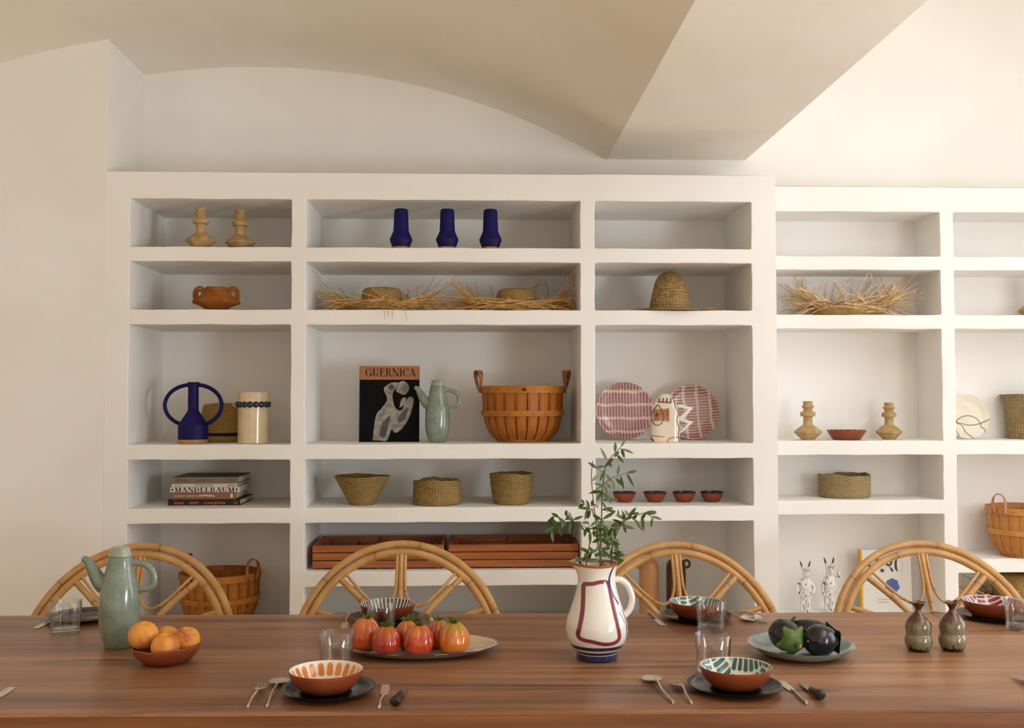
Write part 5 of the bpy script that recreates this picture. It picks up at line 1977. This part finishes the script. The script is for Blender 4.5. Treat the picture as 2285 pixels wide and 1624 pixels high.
def aubergine(c, axis, L, r, label, seed, bend=.0):
    """c: middle of the fruit; axis points from blossom end to calyx"""
    rs = np.random.RandomState(seed)
    root = empty('aubergine', (pa.x + c[0], pa.y + c[1], TZ + c[2]))
    tag(root, label, 'aubergine', 'aubergines on the grey plate')
    q = Vector((0, 0, 1)).rotation_difference(Vector(axis).normalized())
    root.rotation_mode = 'QUATERNION'
    root.rotation_quaternion = q
    pr = [(.02, -.5), (.35, -.485), (.72, -.40), (.95, -.24), (1.0, -.08), (.94, .1), (.78, .28), (.60, .42), (.46, .5), (.05, .51)]
    v, f, uv = lathe([(float(a) * r, float(b) * L) for a, b in smooth_profile(pr, 4)], 48)
    v = [(x + bend * (z / L) ** 2 * L, y, z) for x, y, z in v]
    obj('skin', (v, f), MAT['aub'], root, angle=60)
    obj('blossom_scar', move(smooth_ball(.0032, 10, 6, (1, 1, .4)), (bend * .25 * L, 0, -.5 * L)), MAT['rawclay'], root)
    e = bend * .25 * L
    n = 60
    rings = []
    for j in range(9):
        t = j / 8
        row = []
        for i in range(n):
            a = 2 * PI * i / n
            lobe = .5 + .5 * math.cos(5 * a + seed)
            ln = .20 + .075 * lobe ** 1.6
            z = L * (.56 - t * ln)
            zz = z / L
            rad = np.interp(zz, [.1, .28, .42, .5, .56], [.95, .80, .62, .47, .22]) * r + .003 + .006 * t * t * lobe + (.004 if lobe > .8 and t > .8 else 0)
            row.append((rad * math.cos(a) + bend * zz * zz * L, rad * math.sin(a), z))
        rings.append(row)
    v = [p for row in rings for p in row]
    f = [(j * n + i, (j + 1) * n + i, (j + 1) * n + (i + 1) % n, j * n + (i + 1) % n) for j in range(8) for i in range(n)]
    f.append(tuple(range(n)))
    cx_ = obj('calyx', (v, f), MAT['aubcal'], root, angle=60)
    md = cx_.modifiers.new('thick', 'SOLIDIFY')
    md.thickness = .0018
    obj('stalk', tube([(e, 0, L * .54), (e, 0, L * .60), (e + .003, 0, L * .66)], [.0085, .0072, .0076], 12), MAT['calyx'], root)
    obj('cut_stalk', tube([(e + .003, 0, L * .659), (e + .003, 0, L * .664)], .0058, 12), MAT['rawclay'], root)


aubergine((-.036, .006, .047), (.12, -.86, -.12), .108, .0385, 'aubergine with its green stalk end facing the room', 1)
aubergine((.040, -.038, .0455), (.80, .42, -.05), .094, .0385, 'glossy aubergine lying in front with its blossom end showing', 2)
aubergine((.032, .044, .050), (-.95, .28, .10), .118, .0315, 'long aubergine lying behind the other two', 3, -.12)


# double gourd vases
def gourd_vase(px, py, rz, label, k=1.0):
    p = T(px, py)
    u = 3.27e-4 * k
    pr = [(62, 0), (74, 3), (90, 22), (103, 60), (105, 85), (100, 112), (93, 130), (95, 145), (100, 172), (99, 200), (88, 232), (62, 268), (36, 292), (24, 310), (22, 322), (32, 342), (55, 364), (71, 374), (70, 379), (64, 378), (45, 362), (20, 330), (14, 300)]
    P = [(float(a), float(b)) for a, b in smooth_profile(pr, 3)]
    v, f, uv = lathe([(a * u, b * u) for a, b in P], 56)
    out = []
    for x, y, z in v:
        t = max(0, (z / u - 340) / 40)
        a = math.atan2(y, x)
        s = 1 - .30 * t * (1 - abs(math.cos(2 * a + .4)) ** .7)
        out.append((x * s, y * s * (1 - .25 * t), z + t * .0016 * math.cos(4 * a + .8)))
    o = obj('gourd_vase', (out, f), MAT['drip'], None, angle=60, loc=(p.x, p.y, TZ), rot=(0, 0, rz))
    tag(o, label, 'vase', 'brown and grey double gourd vases')


gourd_vase(2050, 1451, 0, 'small double-gourd vase with a brown pinched mouth, the left of the two')
gourd_vase(2125.5, 1450, .7, 'small double-gourd vase with a brown pinched mouth, the right of the two', 1.0)


# painted jug with olive branches
pj = T(1332, 1468)
JU = 3.725e-4


def painted_pitcher():
    root = empty('painted_pitcher', (pj.x, pj.y, TZ))
    tag(root, 'white pitcher painted with a red frame and blue bands, holding olive branches', 'pitcher')
    pr = [(118, 0), (136, 4), (137, 40), (140, 52), (172, 88), (200, 140), (208, 195), (203, 250), (184, 310), (160, 375), (140, 440), (128, 500), (126, 550), (132, 595), (142, 628), (146, 636), (140, 640), (132, 630), (122, 590), (116, 540), (110, 480)]
    P = resample([(float(a), float(b)) for a, b in smooth_profile(pr, 4)], 200)
    n = 260
    v, f, zz, aa, rho = [], [], [], [], []
    for j, (r, z) in enumerate(P):
        for i in range(n):
            a = PI / 2 + 2 * PI * i / n
            t = max(0, (z - 520) / 115)
            d = math.cos(a - PI)
            sp = 40 * max(0, d) ** 6 * t ** 2
            zz_ = z + (10 * max(0, d) ** 4 * t ** 2 - 4 * t * (1 - abs(d)))
            v.append(((r + sp) * JU * math.cos(a), (r + sp) * JU * math.sin(a), zz_ * JU))
            zz.append(z)
            aa.append(a)
            rho.append(j)
    for j in range(len(P) - 1):
        f += [(j * n + i, j * n + (i + 1) % n, (j + 1) * n + (i + 1) % n, (j + 1) * n + i) for i in range(n)]
    f.append(tuple(range(n))[::-1])
    V = np.array(v) / JU
    X, Z = V[:, 0], np.array(zz)
    rho = np.array(rho)
    jr = max(range(len(P)), key=lambda j: P[j][1])
    outer = rho <= jr
    front = (V[:, 1] < 20) & outer
    col = np.tile(np.array(hexc('#e4ded4')), (len(V), 1))

    def band(z0, z1, c):
        nonlocal col
        col = paint_mix(col, hexc(c), np.clip(np.minimum(Z - z0, z1 - Z) / 2.5 + .5, 0, 1) * outer)

    def line(pts, w, c, closed=False, rot=0.0):
        nonlocal col
        Q = np.array(smooth_profile(pts + ([pts[0]] if closed else []), 8))
        m = np.zeros(len(V))
        XX = (V[:, 0] * math.cos(rot) + V[:, 1] * math.sin(rot))
        fr = ((-V[:, 0] * math.sin(rot) + V[:, 1] * math.cos(rot)) < 0) & outer
        for a, b in zip(Q, Q[1:]):
            ab = b - a
            t = np.clip(((XX - a[0]) * ab[0] + (Z - a[1]) * ab[1]) / max(ab @ ab, 1e-9), 0, 1)
            ww = w
            m = np.maximum(m, sstep(np.hypot(XX - a[0] - t * ab[0], Z - a[1] - t * ab[1]) - ww / 2, 3))
        col = paint_mix(col, hexc(c), m * fr)
    band(-5, 42, '#1d2352')
    band(46, 66, '#221f4c')
    band(82, 108, '#221f4c')
    line([(-88, 512), (-40, 516), (10, 528), (58, 522), (74, 480), (88, 400), (108, 300), (126, 210), (128, 165), (96, 140), (30, 136), (-50, 152), (-120, 164), (-142, 190), (-132, 240), (-112, 330), (-102, 420), (-98, 490)], 27, '#7c2b3c', True)
    line([(8, 640), (-18, 590), (-30, 530), (-10, 440), (20, 380)], 17, '#2b2e66', rot=.85)
    line([(60, 330), (70, 250), (60, 190), (64, 130)], 18, '#2b2e66', rot=.85)
    line([(4, 330), (40, 250), (72, 170)], 7, '#4b4d86', rot=.85)
    lip = np.clip((Z - 618) / 6, 0, 1) * (rho > jr - 20) * (rho < jr + 26)
    col = paint_mix(col, hexc('#a8602a'), np.clip(lip, 0, 1))
    obj('body', (v, f), MAT['paint_gloss'], root, angle=60, col=col)
    hp = smooth_profile([(116, 520), (160, 520), (205, 488), (234, 430), (240, 380), (222, 320), (182, 278)], 6)
    hv = tube([(x * JU, .004, z * JU) for x, z in hp], [21 * JU + 3 * JU * abs(i / len(hp) - .5) * 2 for i in range(len(hp))], 16, flat=1.25)
    hc = np.tile(np.array(hexc('#e4ded4')), (len(hv[0]), 1))
    hx = np.array([tuple(q) for q in hv[0]]) / JU
    su = np.array(hv[2])[:, 0] / JU
    ku = np.array(hv[2])[:, 1]
    dd = (np.abs((su / 24) % 1 - .5) < .22) & (np.abs(ku - .28) < .09)
    hc[dd] = np.array(hexc('#6f93ad'))
    obj('handle', hv, MAT['paint_gloss'], root, angle=60, col=hc)
    return root


painted_pitcher()

LEAVES = """612,120,660,42 573,135,582,75 518,195,478,112 635,145,705,155 635,130,642,188 640,160,570,180 615,175,638,220 545,215,555,248 600,222,505,248 460,260,397,213 500,240,452,246
585,290,608,232 500,262,475,345 500,270,412,350 650,285,728,273 652,290,705,378 515,290,565,360 500,375,435,355 570,345,572,408 590,345,632,372 612,318,637,398 525,370,552,392 515,370,527,432 500,405,402,420
490,400,455,470 497,420,556,492 510,460,600,462 378,490,350,463 420,520,328,520 415,460,422,512 425,490,472,520 490,485,530,550 500,590,582,545 585,545,528,538 597,530,600,587 385,530,376,602 410,545,392,596
420,605,353,622 660,590,720,516 700,560,655,572 705,555,742,553 770,555,860,543 705,600,762,674 765,580,770,680 822,585,843,614 630,650,714,660 650,640,652,692 590,600,545,645 205,585,150,553 170,590,120,625
275,560,302,612 290,545,285,592 300,580,366,575 280,600,272,698 195,640,224,716 190,630,116,674 165,600,138,644 150,675,163,752 330,640,296,718 330,630,377,676 235,610,222,658 305,600,268,592 262,548,246,540
430,560,456,607 440,590,482,642 520,590,493,644 475,610,463,654 500,640,547,692 500,640,552,662 480,690,418,692 465,680,438,702 490,715,424,754 410,670,413,764 380,650,412,692 540,690,518,724 560,640,642,620
580,660,577,732 545,735,612,772 600,750,622,783 590,770,601,832 560,840,652,834 440,820,383,888 420,790,440,828 380,850,350,874 360,880,371,928 395,905,414,963 330,870,356,914 475,790,448,802 540,790,453,800
520,740,547,784 540,800,546,854 500,800,552,864 470,885,542,928 560,870,642,874 575,910,637,868 490,830,438,832 495,870,506,924 470,830,520,850 450,700,500,735 560,720,610,745 440,640,470,690 520,650,500,720"""
STEMS = [[[(478, 960), (478, 840), (465, 740), (445, 580), (430, 440), (420, 300), (430, 203)], [(458, 665), (400, 655), (330, 625), (270, 600), (230, 605), (185, 640), (132, 692)], [(235, 604), (205, 585), (160, 575)], [(250, 600), (262, 548)], [(430, 530), (400, 520), (350, 470)]],
         [[(487, 960), (482, 760), (488, 600), (492, 440), (505, 300), (530, 210), (615, 115)], [(492, 370), (560, 320), (655, 285)], [(498, 370), (400, 425)], [(510, 290), (460, 255), (400, 215)]],
         [[(552, 960), (560, 790), (590, 690), (640, 610), (700, 580), (770, 555), (850, 545)], [(500, 745), (520, 700), (560, 650), (640, 600), (690, 565)], [(570, 760), (540, 720), (480, 690)], [(560, 850), (600, 850), (640, 838)], [(775, 556), (812, 572), (830, 600)]],
         [[(385, 960), (385, 890), (405, 780), (410, 690), (400, 620)], [(388, 870), (420, 810)], [(370, 905), (335, 872)], [(392, 850), (352, 860)]]]
LBL = ['dark olive branch with a long side shoot reaching left over the crate', 'tallest olive branch rising before the pink plates', 'olive branch arching right towards the third chair', 'short olive sprig at the spout side of the painted pitcher']


def lp(x, y, dy=0.0):
    q = at(1180 + x / 3.006, 960 + y / 3.006, pj.y + dy)
    return q


leafv, leaff = [], []
prof = [(0, .02), (.12, .45), (.3, .88), (.5, 1.0), (.7, .82), (.88, .42), (1.0, .02)]
for t, w in prof:
    z = -.10 * (t - .4) ** 2
    leafv += [(t, -w * .085, z + .02 * w), (t, 0, z), (t, w * .085, z + .02 * w)]
for i in range(len(prof) - 1):
    for j in range(2):
        leaff.append((i * 3 + j, (i + 1) * 3 + j, (i + 1) * 3 + j + 1, i * 3 + j + 1))
leaf_me = [make_mesh('leaf', leafv, leaff, MAT['leaf']), make_mesh('leaf', leafv, leaff, MAT['leaf_pale'])]
random.seed(3)
lv = [tuple(float(c) for c in s.split(',')) for s in LEAVES.split()]
for br in STEMS:                                    # fill in the leafy lower half of the bunch
    for st in br:
        q = smooth_profile(st, 5)
        for a in q[::2]:
            if 480 < a[1] < 880 and random.random() < .62:
                t, l = random.uniform(0, 2 * PI), random.uniform(48, 88)
                lv.append((a[0], a[1], a[0] + l * math.cos(t), a[1] - l * .8 * math.sin(t)))
seg = []
for bi, br in enumerate(STEMS):
    for st in br:
        q = smooth_profile(st, 5)
        for a in q:
            seg.append((bi, a[0], a[1]))
roots = []
BDY = [(-.012), .004, -.004, -.02]
for bi, br in enumerate(STEMS):
    base = lp(*br[0][0], BDY[bi])
    r_ = empty('olive_branch', base)
    tag(r_, LBL[bi], 'branch', 'olive branches in the painted pitcher')
    roots.append(r_)
    for si, st in enumerate(br):
        q = smooth_profile(st, 5)
        pts = []
        for i, a in enumerate(q):
            pts.append(lp(a[0], a[1], BDY[bi] + .02 * math.sin(i * .35 + si * 2 + bi) * (i / len(q))) - base)
        if si == 0:
            foot = Vector((pj.x + .02 * (bi - 1.5), pj.y + BDY[bi], TZ + .03)) - base
            pts = [foot] + pts
        n_ = len(pts)
        obj('stem' if si == 0 else 'twig', tube(pts, [(.0022 if si == 0 else .0013) * (1 - .6 * i / n_) for i in range(n_)], 6), MAT['twig'], r_)
for (x0, y0, x1, y1) in lv:
    bi, ax, ay = min(seg, key=lambda s: (s[1] - x0) ** 2 + (s[2] - y0) ** 2)
    if math.hypot(ax - x0, ay - y0) < 70:
        # start on the stem with a short stalk
        x0, y0 = x0 + (ax - x0) * .75, y0 + (ay - y0) * .75
    dy = BDY[bi] + random.uniform(-.012, .012)
    a, b = lp(x0, y0, dy), lp(x1, y1, dy + random.uniform(-.018, .018))
    X = (b - a)
    L = X.length
    X.normalize()
    Nn = Vector((random.gauss(0, .4), -1, random.gauss(.3, .35)))
    Zv = (Nn - X * Nn.dot(X)).normalized()
    Yv = Zv.cross(X)
    o = bpy.data.objects.new('leaf', leaf_me[1 if random.random() < .14 else 0])
    wid = .035 / max(L, .02) * random.uniform(.9, 1.25)
    mt = Matrix(((X.x, Yv.x, Zv.x, 0), (X.y, Yv.y, Zv.y, 0), (X.z, Yv.z, Zv.z, 0), (0, 0, 0, 1)))
    o.matrix_local = Matrix.Translation(a - roots[bi].location) @ mt @ Matrix.Diagonal((L, L * wid * 1.35, L, 1))
    link(o, roots[bi])


# ------------------------------------------------------------------ cutlery
def strip_mesh(sections, dish=0.0, nc=6):
    """sections: (s, half width, z, dish depth)"""
    v, f = [], []
    for s, w, z, dd in sections:
        for i in range(nc + 1):
            t = -1 + 2 * i / nc
            v.append((s, t * w, z - dd * (1 - t * t)))
    m = nc + 1
    for j in range(len(sections) - 1):
        for i in range(nc):
            f.append((j * m + i, (j + 1) * m + i, (j + 1) * m + i + 1, j * m + i + 1))
    return v, f


def thick(o, t):
    md = o.modifiers.new('thick', 'SOLIDIFY')
    md.thickness = t
    md.offset = 1
    return o


def cutlery(kind, head, tail, label, L=None):
    a, b = T(*head), T(*tail)
    d = b - a
    L = L or d.length
    root = empty({'spoon': 'spoon', 'fork': 'fork', 'knife': 'table_knife', 'steak': 'steak_knife'}[kind], (a.x, a.y, TZ + .0005), math.atan2(d.y, d.x))
    tag(root, label, {'spoon': 'spoon', 'fork': 'fork', 'knife': 'knife', 'steak': 'knife'}[kind], 'matt metal cutlery' if kind != 'steak' else 'dark-handled steak knives')
    S = MAT['steel']
    if kind == 'spoon':
        sec = [(.001, .002, .005, 0), (.006, .013, .0062, .0015), (.016, .0205, .0068, .0045), (.031, .0238, .0070, .006), (.046, .0200, .0075, .005), (.055, .009, .0085, .002), (.062, .0042, .0095, .0)]
        obj_ = thick(obj('spoon_bowl', strip_mesh([tuple(q) for q in smooth_profile(sec, 4)]), S, root, angle=60), .0014)
        obj('handle', tube(smooth_profile([(.058, 0, .0095), (.08, .002, .012), (.13, -.002, .008), (L - .01, .001, .0035), (L, 0, .0035)], 4), [.0032] * 6 + [.0028] * 6 + [.0036] * 5, 8, flat=.7), S, root)
    elif kind == 'fork':
        sec = [(.046, .0125, .006, .001), (.056, .0125, .0075, .001), (.064, .009, .0095, .0), (.072, .0045, .0105, 0)]
        thick(obj('fork_root', strip_mesh([tuple(q) for q in smooth_profile(sec, 3)]), S, root, angle=60), .0018)
        for i in range(4):
            y = (-1.5 + i) * .0068
            obj('tine', tube(smooth_profile([(.0 + .002 * abs(i - 1.5), y * 1.12, .006), (.02, y, .0028), (.048, y, .0065)], 4), [.0006, .0009, .0012, .0014, .0015, .0016, .0016, .0017, .0017], 6), S, root)
        obj('handle', tube(smooth_profile([(.068, 0, .0105), (.09, .002, .012), (.13, -.001, .008), (L - .01, 0, .0035), (L, 0, .0035)], 4), [.0030] * 6 + [.0027] * 6 + [.0036] * 5, 8, flat=.7), S, root)
    elif kind == 'knife':
        poly = [(.0, -.009), (.004, .009), (.05, .0115), (.075, .010), (.085, .003), (.085, -.005), (.06, -.0085)]
        v = [(x, y, 0) for x, y in poly] + [(x, y, .0016) for x, y in poly]
        n = len(poly)
        f = [tuple(range(n))[::-1], tuple(range(n, 2 * n))] + [(i, (i + 1) % n, (i + 1) % n + n, i + n) for i in range(n)]
        bevel(obj('blade', (v, f), S, root), .0004, 1)
        obj('handle', tube(smooth_profile([(.08, -.001, .0026), (.10, .0015, .004), (.14, -.001, .0042), (L - .01, .0008, .004), (L, 0, .004)], 4), [.0030] * 6 + [.0033] * 6 + [.0042] * 5, 8, flat=.8), S, root)
    else:
        poly = [(.0, .0), (.03, .0075), (.075, .0085), (.088, .006), (.088, -.006), (.06, -.0065)]
        v = [(x, y, .004) for x, y in poly] + [(x, y, .0056) for x, y in poly]
        n = len(poly)
        f = [tuple(range(n))[::-1], tuple(range(n, 2 * n))] + [(i, (i + 1) % n, (i + 1) % n + n, i + n) for i in range(n)]
        obj('blade', (v, f), MAT['steelblade'], root, smooth=False)
        hp = smooth_profile([(.08, 0, .0075), (.095, 0, .008), (.13, 0, .0098), (L - .012, 0, .0115), (L - .003, 0, .0112), (L, 0, .011)], 4)
        rad = np.interp(np.linspace(0, 1, len(hp)), [0, .15, .5, .8, .93, 1], [.006, .0068, .0092, .011, .0085, .003])
        obj('wooden_handle', tube(hp, list(rad), 14, flat=1.0), MAT['darkwood'], root, angle=60)
    return root


cutlery('fork', (589, 1529), (553, 1580), 'fork left of the orange patterned bowl')
cutlery('spoon', (628, 1518), (595, 1579), 'spoon between the fork and the orange patterned bowl')
cutlery('knife', (861, 1528), (846, 1582), 'flat table knife right of the orange patterned bowl')
cutlery('steak', (906, 1533), (881, 1578), 'dark-handled steak knife right of the orange patterned bowl')
cutlery('spoon', (1446, 1512), (1502, 1571), 'spoon at the far left of the near green bowl setting')
cutlery('fork', (1503, 1521), (1543, 1571), 'fork between the spoon and the near green patterned bowl')
cutlery('knife', (1741, 1520), (1800, 1572), 'flat table knife right of the near green patterned bowl')
cutlery('steak', (1779, 1524), (1833, 1563), 'dark-handled steak knife right of the near green patterned bowl')
cutlery('knife', (1480, 1396), (1447, 1367), 'flat table knife left of the far green patterned bowl')
cutlery('spoon', (1680, 1389), (1631, 1367), 'spoon right of the far green patterned bowl')
cutlery('fork', (1709, 1392), (1655, 1367), 'fork right of the far green patterned bowl')
cutlery('knife', (768, 1403), (780, 1367), 'flat table knife left of the black striped bowl')
cutlery('fork', (976, 1397), (949, 1371), 'fork half hidden behind the tomatoes')
cutlery('knife', (78, 1403), (158, 1367), 'flat table knife beside the empty black plate')
cutlery('fork', (2148, 1393), (2078, 1366), 'fork half hidden behind the right gourd vase')
cutlery('knife', (28, 1534), (-42, 1578), 'table knife cut by the left picture edge')
cutlery('fork', (2262, 1511), (2352, 1560), 'fork cut by the right picture edge')
